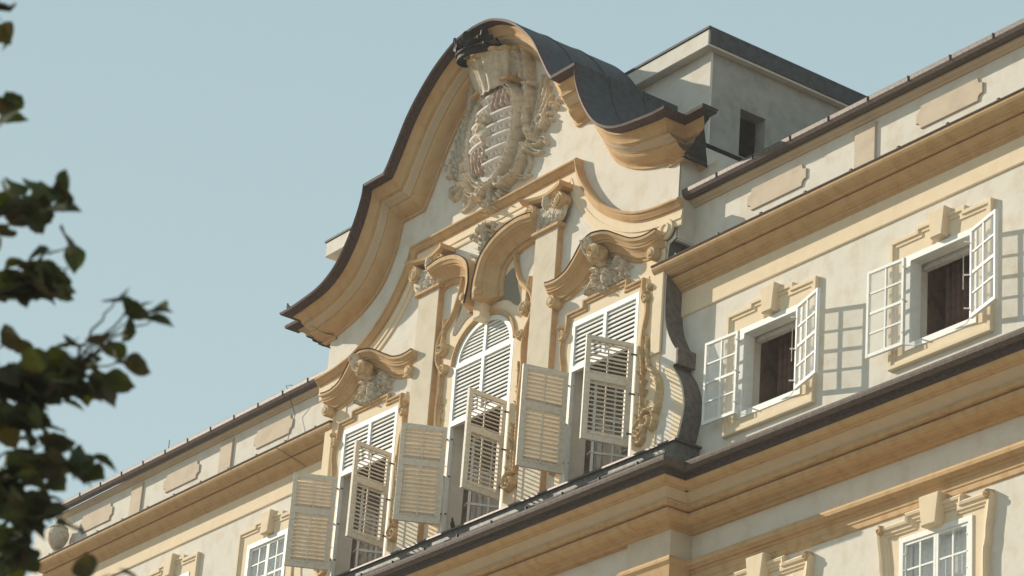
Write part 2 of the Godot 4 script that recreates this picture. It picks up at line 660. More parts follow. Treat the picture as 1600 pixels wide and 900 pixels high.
func gable_strip(parent: Node3D, called: String, m: String, prof: Array) -> void:   # prof: share of the way from rim to wall, z
	var a := whole(RIM)
	var b := whole(INNER)
	var rings := []
	for i in a.size():
		var ring := PackedVector3Array()
		for p in prof:
			var q := a[i].lerp(b[i], p[0])
			ring.append(Vector3(q.x, q.y, p[1]))
		rings.append(ring)
	var st := build()
	loft(st, rings)
	# the ends turn the corner, step back and run to the side
	for s in [-1.0, 1.0]:
		var e := PackedVector2Array([Vector2(3.8, 0.57), Vector2(4.0, 0.57), Vector2(4.0, 0.28), Vector2(4.33, 0.28), Vector2(4.33, 0.08)])
		var pr := PackedVector2Array()
		for p in prof:
			pr.append(Vector2(p[1] - 0.57, 2.43 - 0.36 * p[0]))
		var mt := mitres(e, false)
		var rg := []
		for i in e.size():
			var ring := PackedVector3Array()
			for p in pr:
				var q := e[i] + mt[i] * p.x
				ring.append(Vector3(q.x * s, p.y, q.y))
			rg.append(ring)
		loft(st, rg.slice(0, 4))
		loft(cladding, rg.slice(3))
	part(parent, called, st, m)


func side_profile() -> PackedVector2Array:   # right edge of the pavilion, upwards
	return smooth(pts([3.80, -2.1, 3.80, -1.5, 3.86, -1.3, 3.92, -1.05, 3.90, -0.85, 3.82, -0.66, 3.70, -0.50]), 4) + pts([3.68, -0.46, 3.75, -0.455, 3.75, -0.28]) + smooth(pts([3.71, -0.265, 3.62, -0.14, 3.53, 0.05, 3.49, 0.3, 3.49, 0.9, 3.51, 1.08]), 4) + pts([3.62, 1.12, 3.62, 2.2])


func pavilion() -> void:
	var o := thing("gabled_pavilion", "cream and ochre baroque pavilion with a curved dark-edged gable and three shuttered windows", "building", Vector3(0, GROUND, 0))
	var W := [-2.41, 0.0, 2.41]
	# wall face
	var side := side_profile()
	var top := PackedVector2Array()
	var a := whole(RIM)
	var b := whole(INNER)
	for i in range(a.size() - 1, -1, -1):
		top.append(b[i].lerp(a[i], 0.3))
	var face := side + top + moved(flip(side), 0.0)
	var st := build()
	var arch := PackedVector2Array()
	for k in 25:
		var t := PI * k / 24.0
		arch.append(Vector2(cos(t) * 0.585, 0.80 + sin(t) * 0.46))
	var holes := []
	for x in W:
		holes.append(rect(x - 0.60, -1.95, x + 0.60, 0.60) if x != 0.0 else PackedVector2Array([Vector2(-0.60, -1.95), Vector2(0.60, -1.95), Vector2(0.60, 0.80)]) + arch + PackedVector2Array([Vector2(-0.60, 0.80)]))
	var cuts := [-6.0, -3.01, -1.81, -0.60, 0.60, 1.81, 3.01, 6.0]
	for i in 7:
		for piece in Geometry2D.intersect_polygons(face, rect(cuts[i], -7, cuts[i + 1], 7)):
			var bits: Array = [piece]
			if i % 2 == 1:
				var hole: PackedVector2Array = holes[i / 2]
				var wide := PackedVector2Array()
				for q in hole:
					wide.append(Vector2(q.x + (0.02 if q.x > W[i / 2] + 0.595 else -0.02 if q.x < W[i / 2] - 0.595 else 0.0), q.y))
				bits = Geometry2D.clip_polygons(piece, wide)
			for q in bits:
				var ring := PackedVector3Array()
				for v in q:
					ring.append(Vector3(v.x, v.y, 0.0))
				cap(st, ring, q)
	for h in holes:
		reveal(st, h, 0.0, 0.26)
	for s in [-1.0, 1.0]:
		box(st, Vector3(3.0 * s, 1.1, -1.3), Vector3(3.62 * s, 2.4, -0.02))
	part(o, "wall", st, "plaster")
	# lower storey
	st = build()
	box(st, Vector3(-3.80, GROUND, -3.0), Vector3(3.80, -2.05, 0.0))
	part(o, "lower_wall", st, "plaster")
	for s in [-1.0, 1.0]:
		st = build()
		extrude(st, rect(minf(3.12 * s, 3.86 * s), -12.0, maxf(3.12 * s, 3.86 * s), -2.3), -0.4, 0.06, 0.01)
		part(o, "corner_strip", st, "pilaster_plaster")
		st = build()
		sweep(st, PackedVector2Array([Vector2(3.06, 0.0), Vector2(3.06, 0.1), Vector2(3.92, 0.1), Vector2(3.92, -0.2)]) if s > 0 else PackedVector2Array([Vector2(-3.92, -0.2), Vector2(-3.92, 0.1), Vector2(-3.06, 0.1), Vector2(-3.06, 0.0)]), pts([-0.08, -2.78, 0.0, -2.76, 0.02, -2.79, 0.02, -2.82, -0.01, -2.86, -0.02, -2.92, -0.03, -2.98, -0.08, -2.99]), false, "xz")
		part(o, "strip_moulding", st, "ochre")
	st = build()
	sweep(st, pts([-3.05, 0.0, 3.05, 0.0]), pts([0, -2.74, 0.07, -2.76, 0.08, -2.79, 0.05, -2.83, 0.04, -2.86, 0.03, -2.93, 0.02, -3.04, 0, -3.05]), false, "xz")
	part(o, "string_course", st, "ochre")
	for i in 3:
		room(o, W[i] - 1.0, W[i] + 1.0, -2.0, 1.5, [W[i] - 0.6, -1.94, W[i] + 0.6, 1.26 if i == 1 else 0.6], -0.26, 2.2)
	# scroll buttress flanks, clad in dark sheet
	for s in [-1.0, 1.0]:
		st = build()
		var p := side.slice(0, side.size() - 1)
		for i in p.size() - 1:
			quad(st, Vector3((p[i].x + 0.004) * s, p[i].y, 0.0), Vector3((p[i].x + 0.004) * s, p[i].y, -0.42), Vector3((p[i + 1].x + 0.004) * s, p[i + 1].y, -0.42), Vector3((p[i + 1].x + 0.004) * s, p[i + 1].y, 0.0))
		part(o, "scroll_flank", st, "flank_metal")
		st = build()
		box(st, Vector3(3.735 * s, -0.465, -0.4), Vector3(3.768 * s, -0.27, 0.006))
		part(o, "flank_band", st, "flank_metal")
		st = build()
		lathe(st, pts([0.001, 0.035, 0.05, 0.035, 0.055, 0.05, 0.075, 0.05, 0.08, 0.03, 0.125, 0.03, 0.13, 0.02, 0.13, 0.0]), Vector3(3.47 * s, 1.26, 0.02), 24, "z")
		part(o, "corner_volute", st, "cream")
		st = build()
		lathe(st, pts([0.128, 0.0, 0.128, -0.5, 0.001, -0.5]), Vector3(3.49 * s, 1.26, 0.018), 24, "z")
		part(o, "volute_roll", st, "flank_metal")
	# gable cornice from the metal edge inwards
	cladding = build()
	gable_strip(o, "gable_flashing", "copper", [[-0.03, 0.5], [-0.03, 0.575], [-0.01, 0.59], [0.07, 0.58], [0.085, 0.57], [0.10, 0.46], [0.11, 0.44], [0.11, 0.4]])
	gable_strip(o, "gable_cornice", "ochre", [[0.11, 0.452], [0.17, 0.447], [0.18, 0.43], [0.21, 0.41], [0.26, 0.385], [0.32, 0.37], [0.37, 0.362], [0.41, 0.358], [0.415, 0.34], [0.445, 0.34], [0.45, 0.315]])
	gable_strip(o, "gable_soffit", "soffit", [[0.45, 0.316], [0.50, 0.30], [0.56, 0.24], [0.60, 0.215]])
	gable_strip(o, "gable_bed_moulding", "ochre", [[0.60, 0.22], [0.615, 0.22], [0.62, 0.205], [0.66, 0.20], [0.72, 0.185], [0.78, 0.155], [0.83, 0.115], [0.86, 0.075], [0.865, 0.06], [0.89, 0.058], [0.90, 0.035], [1.0, 0.03], [1.0, -0.02]])
	part(o, "return_cladding", cladding, "slate_metal")
	for s in [-1.0, 1.0]:
		st = build()
		box(st, Vector3(3.60 * s, 1.72, -1.0), Vector3(3.95 * s, 2.10, -0.30))
		part(o, "end_pier", st, "plaster")
	# roof behind the rim
	st = build()
	var rings := []
	for z in [0.56, 0.1, 0.04, -0.45, -1.0]:
		var ring := PackedVector3Array()
		for i in a.size():
			var q := a[i].lerp(b[i], -0.02)
			ring.append(Vector3(q.x, q.y, z))
		var far := 3.97 if z > 0.05 else 3.82
		if z < 0.05:   # behind the cornice the sheet stops at the side wall
			for i in ring.size():
				ring[i].x = clampf(ring[i].x, -3.64, 3.64)
			far = 3.65
		ring.append(Vector3(far, 2.44, z))
		ring.insert(0, Vector3(-far, 2.44, z))
		rings.append(ring)
	loft(st, rings)
	cap(st, rings[-1], PackedVector2Array(Array(rings[-1]).map(func(v: Vector3) -> Vector2: return Vector2(v.x, v.y))))
	for s in [-1.0, 1.0]:
		box(st, Vector3(3.9 * s, 2.442, 0.06), Vector3(4.345 * s, 2.454, 0.292))
	var roof := part(o, "roof", st, "slate_metal")
	for z in [0.05, -0.47]:
		st = build()
		var seam := []
		for e in [[-0.02, 0.0], [-0.055, 0.0], [-0.055, -0.012], [-0.02, -0.012]]:
			var ring := PackedVector3Array()
			for i in a.size():
				var q := a[i].lerp(b[i], e[0])
				ring.append(Vector3(clampf(q.x, -3.6, 3.6), q.y, z + e[1]))
			seam.append(ring)
		loft(st, seam)
		part(roof, "seam", st, "slate_metal")
	# ledge, plinth and gutter at the foot
	st = build()
	box(st, Vector3(-3.91, -2.05, -0.3), Vector3(3.91, -1.455, 0.10))
	part(o, "plinth", st, "zinc")
	st = build()
	box(st, Vector3(-3.95, -1.455, -0.32), Vector3(3.95, -1.432, 0.135))
	part(o, "plinth_flashing", st, "gutter_metal")
	var lip := pts([-4.49, -0.4, -4.49, 0.70, 4.49, 0.70, 4.49, -0.4])
	main_cornice(o, lip)
	var bracket := box_mesh(Vector3(0.022, 0.11, 0.03))
	for k in 13:
		var br := put(o, "gutter_bracket", bracket, "iron")
		br.position += Vector3(-4.0 + k * 0.66, -1.90, 0.60)
	# lightning-conductor rail lying on the ledge
	rod(o, "ledge_rail", PackedVector3Array([Vector3(-3.9, -1.60, 0.19), Vector3(0, -1.61, 0.19), Vector3(3.88, -1.60, 0.19)]), 0.014, "gutter_metal")
	pavilion_trim(o)
	for i in 3:
		window_bay(o, W[i], i)
	arms(o)


func main_cornice(o: Node3D, lip: PackedVector2Array) -> void:
	var st := build()
	sweep(st, lip, pts([-0.74, -1.86, -0.09, -1.995, -0.09, -2.03, -0.74, -2.03]), false, "xz")
	part(o, "ledge", st, "zinc")
	st = build()
	sweep(st, lip, pts([-0.115, -1.94, -0.11, -1.985, -0.09, -2.015, -0.06, -2.025, -0.03, -2.017, -0.008, -1.995, 0.0, -1.965, 0.004, -1.945, -0.006, -1.937, -0.012, -1.945, -0.012, -1.97, -0.035, -2.0, -0.06, -2.008, -0.085, -2.0, -0.105, -1.94]), false, "xz")
	part(o, "gutter", st, "gutter_metal")
	st = build()
	sweep(st, lip, pts([-0.7, -2.092, -0.122, -2.092, -0.128, -2.108, -0.145, -2.125, -0.17, -2.138, -0.195, -2.143, -0.197, -2.158, -0.235, -2.158, -0.235, -2.15, -0.7, -2.15]), false, "xz")
	part(o, "main_cornice", st, "ochre")
	st = build()
	sweep(st, lip, pts([-0.7, -2.031, -0.10, -2.031, -0.105, -2.088, -0.116, -2.0915, -0.7, -2.0915]), false, "xz")
	part(o, "dark_board", st, "copper")  # dark band between the gutter and the cornice moulding
	st = build()
	sweep(st, lip, pts([-0.7, -2.1505, -0.236, -2.1505, -0.236, -2.166, -0.27, -2.178, -0.31, -2.20, -0.345, -2.228, -0.355, -2.240, -0.7, -2.240]), false, "xz")
	part(o, "cornice_soffit", st, "soffit")
	st = build()
	sweep(st, lip, pts([-0.7, -2.2405, -0.345, -2.2405, -0.345, -2.252, -0.355, -2.262, -0.355, -2.292, -0.43, -2.296, -0.43, -2.318, -0.40, -2.318, -0.405, -2.345, -0.43, -2.375, -0.48, -2.395, -0.545, -2.402, -0.55, -2.42, -0.60, -2.425, -0.62, -2.444, -0.7, -2.446]), false, "xz")
	part(o, "cornice_bed_moulding", st, "ochre")


func pavilion_trim(o: Node3D) -> void:
	# string course that runs level across and sweeps down to both sides
	var half := pts([1.74, 2.80]) + smooth(pts([1.78, 2.66, 1.86, 2.50, 2.0, 2.30, 2.22, 2.06, 2.5, 1.86, 2.9, 1.67, 3.3, 1.59, 3.74, 1.56]), 4)
	var path := flip(half) + half
	var st := build()
	sweep(st, path, pts([0, 0, 0.0, 0.10, -0.02, 0.115, -0.035, 0.11, -0.04, 0.09, -0.06, 0.085, -0.085, 0.065, -0.10, 0.055, -0.10, 0.04, -0.115, 0.04, -0.115, 0.0]))
	part(o, "string_course", st, "ochre")
	st = build()
	sweep(st, path, pts([-0.11, 0, -0.11, 0.026, -0.20, 0.026, -0.205, 0.034, -0.235, 0.034, -0.24, 0.02, -0.30, 0.02, -0.315, 0.014, -0.32, 0]))
	part(o, "string_fascia", st, "cream")
	for s in [-1.0, 1.0]:
		st = build()
		extrude(st, rect(minf(1.0 * s, 1.45 * s), -1.44, maxf(1.0 * s, 1.45 * s), 2.02), 0.0, 0.075)
		part(o, "pilaster_return", st, "ochre")
		st = build()
		extrude(st, rect(minf(1.0 * s, 1.45 * s) + 0.004, -1.44, maxf(1.0 * s, 1.45 * s) - 0.004, 2.0), 0.07, 0.085, 0.004)
		part(o, "pilaster", st, "pilaster_plaster")
		capital(o, 1.225 * s)
		# outer strips beside the side windows
		st = build()
		extrude(st, PackedVector2Array([Vector2(3.04 * s, -1.42), Vector2(3.44 * s, -1.42), Vector2(3.46 * s, 1.1), Vector2(3.04 * s, 1.1)]), 0.0, 0.012)
		part(o, "side_panel", st, "cream")
		var edge := side_profile().slice(4, 26)
		var face := PackedVector2Array()
		for q in edge:
			face.append(Vector2((q.x - 0.012) * s, q.y))
		for i in range(edge.size() - 1, -1, -1):
			face.append(Vector2((edge[i].x - 0.17) * s, edge[i].y))
		st = build()
		extrude(st, face, 0.0, 0.014, 0.003)
		part(o, "volute_face", st, "cream")
		st = build()
		extrude(st, rect(minf(3.29 * s, 3.47 * s), -0.25, maxf(3.29 * s, 3.47 * s), 1.12), 0.012, 0.035, 0.008)
		part(o, "side_strip", st, "cream")
		var sc := []
		for w in [[Vector2(3.3, -1.02), 0.17, -0.9], [Vector2(3.2, -1.2), 0.11, 1.2]]:
			var c: Vector2 = w[0]
			sc.append([spiral(Vector2(c.x * s, c.y), w[1], 0.03, 1.4 * s, w[2]), 0.035, 0.03, 0.07, 0.06])
		sc.append([smooth(moved(pts([3.46, -0.95, 3.50, -0.7, 3.42, -0.5, 3.30, -0.38, 3.25, -0.2, 3.24, 0.0]), 0, 0, s), 5), 0.05, 0.02, 0.07, 0.05])
		sc.append_array(acanthus(Vector2(3.17 * s, -0.45), Vector2(3.17 * s, 0.15), 0.09, 0.06, 4))
		relief(o, "scroll_ornament", "stucco_ochre", sc, 0.01)
	coat_of_arms(o)


func capital(o: Node3D, cx: float) -> void:
	var h := hub(o, "capital")
	var st := build()
	extrude(st, rect(cx - 0.27, 1.99, cx + 0.27, 2.045), 0.0, 0.125, 0.012)
	part(h, "neck_moulding", st, "ochre")
	st = build()
	sweep(st, smooth(pts([cx - 0.40, 2.44, cx - 0.24, 2.425, cx, 2.41, cx + 0.24, 2.425, cx + 0.40, 2.44]), 4), pts([0, 0, 0.0, 0.15, 0.03, 0.19, 0.065, 0.20, 0.065, 0]), false, "xy", 0.0, PackedFloat32Array([1.25, 1.15, 1.05, 1.0, 0.95, 0.9, 0.85, 0.82, 0.8, 0.82, 0.85, 0.9, 0.95, 1.0, 1.05, 1.15, 1.25]))
	part(h, "abacus", st, "ochre")
	for s in [-1.0, 1.0]:
		st = build()
		var c := Vector3(cx + 0.27 * s, 2.30, 0.0)
		lathe(st, pts([0.105, 0.02, 0.108, 0.15, 0.10, 0.175, 0.085, 0.17, 0.001, 0.165]), c, 20, "z")
		var sp := PackedVector3Array()
		for q in spiral(Vector2(c.x, c.y), 0.098, 0.02, 2.1 * s, PI / 2, 34):
			sp.append(Vector3(q.x, q.y, 0.175))
		tube(st, sp, 0.013, 0.016, 6)
		lathe(st, pts([0.03, 0.165, 0.028, 0.185, 0.001, 0.195]), c, 10, "z")
		part(h, "volute", st, "stucco_ochre")
	var sk := []
	for k in [-1, 0, 1]:
		sk.append_array(acanthus(Vector2(cx + k * 0.14, 2.04), Vector2(cx + k * 0.17, 2.30), 0.12, 0.08, 3))
	sk.append([PackedVector2Array([Vector2(cx, 2.34), Vector2(cx, 2.42)]), 0.07, 0.06, 0.10, 0.1])
	sk.append([PackedVector2Array([Vector2(cx - 0.2, 2.2), Vector2(cx + 0.2, 2.2)]), 0.16, 0.16, 0.05, 0.05])
	relief(h, "leaf_carving", "stucco", sk, 0.075, 0.008)


func hood(o: Node3D, cx: float) -> void:
	var half := pts([0.0, 1.50, 0.22, 1.465, 0.42, 1.36, 0.60, 1.265, 0.78, 1.225, 0.92, 1.225, 1.03, 1.24])
	var p := flip(smooth(half, 4))
	p = p.slice(0, p.size() - 1) + smooth(half, 4)
	var zs := PackedFloat32Array()
	for q in p:
		zs.append(0.82 + 0.55 * exp(-pow(q.x / 0.42, 2.0)))
	var h := hub(o, "window_hood")
	var st := build()
	sweep(st, moved(p, cx), pts([0.004, 0.17, 0.006, 0.22, 0.0, 0.226, -0.010, 0.22, -0.012, 0.17]), false, "xy", 0.0, zs)
	part(h, "lead_flashing", st, "copper")
	st = build()
	sweep(st, moved(p, cx), pts([0.0, 0.0, 0.0, 0.208, -0.008, 0.217, -0.04, 0.212, -0.05, 0.195, -0.065, 0.175, -0.085, 0.165, -0.088, 0.15, -0.11, 0.148, -0.115, 0.13, -0.125, 0.11, -0.15, 0.085, -0.185, 0.065, -0.20, 0.06, -0.205, 0.035, -0.24, 0.03, -0.25, 0.0]), false, "xy", 0.0, zs)
	part(h, "moulding", st, "ochre")
	# curled bracket in the crown of the hood
	st = build()
	var c := Vector3(cx + 0.02, 1.27, 0.0)
	lathe(st, pts([0.09, 0.12, 0.094, 0.27, 0.086, 0.292, 0.075, 0.29, 0.001, 0.285]), c, 22, "z")
	var sp := PackedVector3Array()
	for q in spiral(Vector2(c.x, c.y), 0.086, 0.015, 2.0, 2.2, 34):
		sp.append(Vector3(q.x, q.y, 0.292))
	tube(st, sp, 0.013, 0.015, 6)
	part(h, "scroll", st, "stucco_ochre")
	var sk := []
	for k in 4:
		sk.append([smooth(pts([cx - 0.20 + k * 0.05, 1.47, cx - 0.19 + k * 0.05, 1.36, cx - 0.13 + k * 0.045, 1.26, cx - 0.08 + k * 0.03, 1.18]), 5), 0.034, 0.022, 0.31, 0.25])
	relief(h, "leaf_curl", "stucco", sk, 0.0)
	for s in [-1.0, 1.0]:
		st = build()
		lathe(st, pts([0.075, 0.0, 0.078, 0.13, 0.07, 0.15, 0.05, 0.145, 0.04, 0.16, 0.001, 0.165]), Vector3(cx + s * 0.93, 0.98, 0.0), 18, "z")
		part(h, "end_scroll", st, "stucco_ochre")
	sk = []
	for k in 9:
		var t := (k - 4) / 4.0
		var n := rng.randf_range(0.0, 0.05)
		sk.append_array(acanthus(Vector2(cx + 0.02 + t * 0.06, 1.16 + n * 0.5), Vector2(cx + 0.02 + t * 0.40, 0.80 + absf(t) * 0.10 + n), 0.12, 0.11 - absf(t) * 0.035, 3, t * 0.06))
	sk.append([PackedVector2Array([Vector2(cx + 0.05, 1.02), Vector2(cx + 0.05, 0.90)]), 0.07, 0.045, 0.15, 0.13])
	for s in [-1.0, 1.0]:
		sk.append([spiral(Vector2(cx + 0.05 + s * 0.24, 1.08), 0.10, 0.02, 1.2 * s, 2.0), 0.03, 0.025, 0.11, 0.09])
	relief(h, "foliage_mask", "stucco", sk, 0.01, 0.008, 0.1)


func window_bay(o: Node3D, cx: float, i: int) -> void:
	var st := build()
	if i != 1:
		# flat cream surround, then the raised outline with its ears
		sweep(st, pts([cx - 0.615, -1.44, cx - 0.615, 0.625, cx + 0.615, 0.625, cx + 0.615, -1.44]), pts([0, 0, 0, 0.02, 0.16, 0.02, 0.16, 0]))
		part(o, "window_surround", st, "cream")
		var line := pts([0.42, 0.86, 0.42, 0.775, 0.72, 0.775, 0.72, 0.66]) + smooth(pts([0.74, 0.56, 0.80, 0.46, 0.815, 0.30, 0.77, 0.10, 0.76, -0.15, 0.80, -0.5, 0.80, -0.95]), 4)
		st = build()
		sweep(st, moved(flip(line) + line, cx), pts([0, 0, 0, 0.05, -0.012, 0.062, -0.03, 0.06, -0.036, 0.042, -0.065, 0.04, -0.075, 0.02, -0.085, 0.018]))
		part(o, "surround_moulding", st, "ochre")
		for s in [-1.0, 1.0]:
			var sk := [[spiral(Vector2(cx + s * 0.775, 0.50), 0.065, 0.012, 1.6 * s, PI / 2), 0.026, 0.022, 0.085, 0.08], [PackedVector2Array([Vector2(cx + s * 0.83, 0.62), Vector2(cx + s * 0.83, 0.63)]), 0.045, 0.045, 0.09, 0.09]]
			relief(o, "surround_scroll", "stucco_ochre", sk, 0.0, 0.009)
			sk = []
			sk.append([spiral(Vector2(cx + s * 0.80, -1.12), 0.11, 0.02, 1.5 * s, PI / 2), 0.032, 0.026, 0.09, 0.08])
			sk.append_array(acanthus(Vector2(cx + s * 0.80, -1.0), Vector2(cx + s * 0.79, -0.45), 0.12, 0.08, 4))
			relief(o, "surround_scroll", "stucco_ochre", sk, 0.0, 0.009)
		hood(o, cx)
		louvre_panel(o, cx - 0.62, cx + 0.62, 0.0, 0.64, 0.005, 0.052)
	else:
		centre_surround(o)
		louvre_panel(o, -0.62, 0.62, 0.0, 0.82, 0.005, 0.052)
		arched_louvre(o)
	# white side boards of the opening below the louvres
	for s in [-1.0, 1.0]:
		st = build()
		box(st, Vector3(cx + s * 0.60 - 0.022, -1.9, -0.03), Vector3(cx + s * 0.60 + 0.022, 0.0, 0.022))
		part(o, "window_jamb", st, "white_paint")
	# inner glazed window, set back and half open
	casement(o, Vector3(cx - 0.52, -0.05, -0.28), -1.0, -62.0, 0.5, 1.75, 4)
	casement(o, Vector3(cx + 0.52, -0.05, -0.28), 1.0, -75.0, 0.5, 1.75, 4)
	var open: Array = [[119.0, 94.0], [119.0, 92.0], [106.0, 72.0]][i]
	shutter(o, Vector3(cx - 0.60, -0.015, 0.05), -1.0, open[0])
	shutter(o, Vector3(cx + 0.60, -0.015, 0.05), 1.0, open[1])


func arched_louvre(o: Node3D) -> void:
	var h := hub(o, "arched_louvre")
	var arc := PackedVector2Array()
	for k in 25:
		var t := PI - PI * k / 24.0
		arc.append(Vector2(cos(t) * 0.57, 0.82 + sin(t) * 0.445))
	var st := build()
	sweep(st, arc, pts([0.015, -0.03, 0.015, 0.02, -0.045, 0.02, -0.045, -0.03]))
	box(st, Vector3(-0.026, 0.82, -0.03), Vector3(0.026, 1.24, 0.018))
	part(h, "frame", st, "white_paint")
	for k in 8:
		var y := 0.85 + k * 0.047
		var half := 0.53 * sqrt(maxf(0.0, 1.0 - pow((y - 0.82) / 0.41, 2.0)))
		if half < 0.08:
			continue
		var mesh := box_mesh(Vector3(half - 0.02, 0.05, 0.011))
		for s in [-1.0, 1.0]:
			var sl := put(h, "slat", mesh, "white_paint")
			sl.position = Vector3(s * (0.023 + half / 2), y, -0.008)
			sl.rotation.x = -0.5


func centre_surround(o: Node3D) -> void:
	var line := smooth(pts([0.55, 1.98, 0.60, 1.78, 0.70, 1.55, 0.86, 1.40, 0.985, 1.22, 0.98, 0.98, 0.88, 0.80, 0.86, 0.55, 0.89, 0.30, 0.86, 0.0, 0.87, -0.5, 0.87, -1.0]), 4)
	for s in [-1.0, 1.0]:
		var arc := PackedVector2Array()
		for k in 13:
			var t := PI / 2 * k / 12.0
			arc.append(Vector2(cos(t) * 0.60, 0.82 + sin(t) * 0.475))
		var poly := moved(arc, 0.0, 0.0, s)
		poly.append(Vector2(0, 1.98))
		poly.append_array(moved(line, 0.0, 0.0, s))
		poly.append_array(PackedVector2Array([Vector2(0.87 * s, -1.42), Vector2(0.625 * s, -1.42), Vector2(0.625 * s, 0.80)]))
		var st := build()
		extrude(st, poly, 0.0, 0.022)
		part(o, "window_surround", st, "cream")
		st = build()
		sweep(st, line if s > 0 else flip(line), pts([0.01, 0, 0.01, 0.06, -0.005, 0.075, -0.025, 0.07, -0.032, 0.05, -0.055, 0.045, -0.07, 0.022]))
		part(o, "surround_moulding", st, "ochre")
		# rough-cast field between the arch and the pediment arm
		st = build()
		extrude(st, moved(smooth(pts([0.17, 1.42, 0.42, 1.38, 0.62, 1.24, 0.70, 1.28, 0.62, 1.50, 0.53, 1.76, 0.40, 1.74, 0.26, 1.62, 0.17, 1.42]), 3).slice(0, -1), 0.0, 0.0, s), 0.02, 0.028)
		part(o, "rough_cast_field", st, "granular")
		var ring := []
		ring.append([spiral(Vector2(0.86 * s, 1.10), 0.085, 0.02, 1.5 * s, 0.3), 0.034, 0.03, 0.10, 0.09])
		ring.append([spiral(Vector2(0.80 * s, 0.80), 0.07, 0.02, 1.2 * s, 2.5), 0.03, 0.026, 0.08, 0.07])
		ring.append([PackedVector2Array([Vector2(0.87 * s, 1.20), Vector2(0.87 * s, 1.42), Vector2(0.89 * s, 1.52)]), 0.035, 0.02, 0.06, 0.05])
		relief(o, "surround_scroll", "stucco_ochre", ring, 0.015, 0.009)
		ring = []
		ring.append([spiral(Vector2(0.80 * s, -1.1), 0.12, 0.02, 1.5 * s, PI / 2), 0.035, 0.028, 0.10, 0.09])
		ring.append_array(acanthus(Vector2(0.80 * s, -0.98), Vector2(0.78 * s, -0.35), 0.13, 0.08, 5))
		relief(o, "surround_scroll", "stucco_ochre", ring, 0.015, 0.009)
		ring = []
		ring.append_array(acanthus(Vector2(0.80 * s, -0.10), Vector2(0.79 * s, 0.45), 0.07, 0.05, 5))
		relief(o, "surround_scroll", "stucco_ochre", ring, 0.015, 0.009)
	var arc2 := PackedVector2Array()
	for k in 33:
		var t := PI - PI * k / 32.0
		arc2.append(Vector2(cos(t) * 0.66, 0.82 + sin(t) * 0.53))
	var st2 := build()
	sweep(st2, arc2, pts([0, 0.02, 0, 0.05, -0.025, 0.055, -0.035, 0.035, -0.06, 0.03, -0.06, 0.02]))
	part(o, "arch_moulding", st2, "ochre")


func arms(o: Node3D) -> void:   # broken pediment: two arms that rise from the keystone and curl outwards
	var line := smooth(pts([0.075, 1.40, 0.05, 1.58, 0.06, 1.75, 0.15, 2.0, 0.42, 2.19, 0.78, 2.27, 1.08, 2.25]), 5)
	var zs := PackedFloat32Array()
	for i in line.size():
		zs.append(1.22 - 0.30 * i / line.size())
	var zr := zs.duplicate()
	zr.reverse()
	for s in [-1.0, 1.0]:
		var h := hub(o, "pediment_arm")
		var p: PackedVector2Array = line if s > 0 else flip(line)
		var z := zs if s > 0 else zr
		var st := build()
		sweep(st, p, pts([0.003, 0.25, 0.005, 0.268, 0.0, 0.274, -0.008, 0.268, -0.010, 0.25]), false, "xy", 0.0, z)
		part(h, "lead_flashing", st, "copper")
		st = build()
		sweep(st, p, pts([0.0, 0.0, 0.0, 0.255, -0.008, 0.265, -0.06, 0.262, -0.07, 0.245, -0.10, 0.225, -0.105, 0.20, -0.12, 0.20, -0.125, 0.185, -0.14, 0.15, -0.17, 0.115, -0.21, 0.085, -0.23, 0.08, -0.235, 0.05, -0.285, 0.045, -0.295, 0.0]), false, "xy", 0.0, z)
		part(h, "moulding", st, "ochre")
		st = build()
		lathe(st, pts([0.055, 0.1, 0.055, 0.30, 0.045, 0.325, 0.02, 0.335, 0.001, 0.335]), Vector3(0.135 * s, 1.50, 0.0), 16, "z")
		part(h, "scroll_eye", st, "stucco_ochre")
	var st2 := build()
	extrude(st2, pts([-0.075, 1.22, 0.075, 1.22, 0.11, 1.46, 0.05, 1.9, -0.05, 1.9, -0.11, 1.46]), 0.0, 0.17, 0.015)
	part(o, "keystone", st2, "cream")
	var sk := acanthus(Vector2(0, 1.65), Vector2(0.0, 2.46), 0.22, 0.26, 5)
	for s in [-1.0, 1.0]:
		sk.append_array(acanthus(Vector2(0.02 * s, 1.9), Vector2(0.20 * s, 2.42), 0.12, 0.2, 4, 0.04 * s))
		sk.append([spiral(Vector2(0.24 * s, 2.40), 0.07, 0.015, 1.3 * s, 3.0), 0.028, 0.022, 0.16, 0.14])
	sk.append([PackedVector2Array([Vector2(-0.16, 2.46), Vector2(0.0, 2.52), Vector2(0.16, 2.46)]), 0.045, 0.045, 0.19, 0.19])
	relief(o, "leaf_crest", "stucco", sk, 0.0, 0.008, 0.1)


const SHIELD := Vector2(-0.02, 3.76)


func dome(q: Vector2) -> float:   # bulge of the shield
	var e := Vector2((q.x - SHIELD.x) / 0.50, (q.y - SHIELD.y) / 0.74).length_squared()
	return 0.06 + 0.13 * sqrt(maxf(0.0, 1.0 - minf(e, 1.0)))


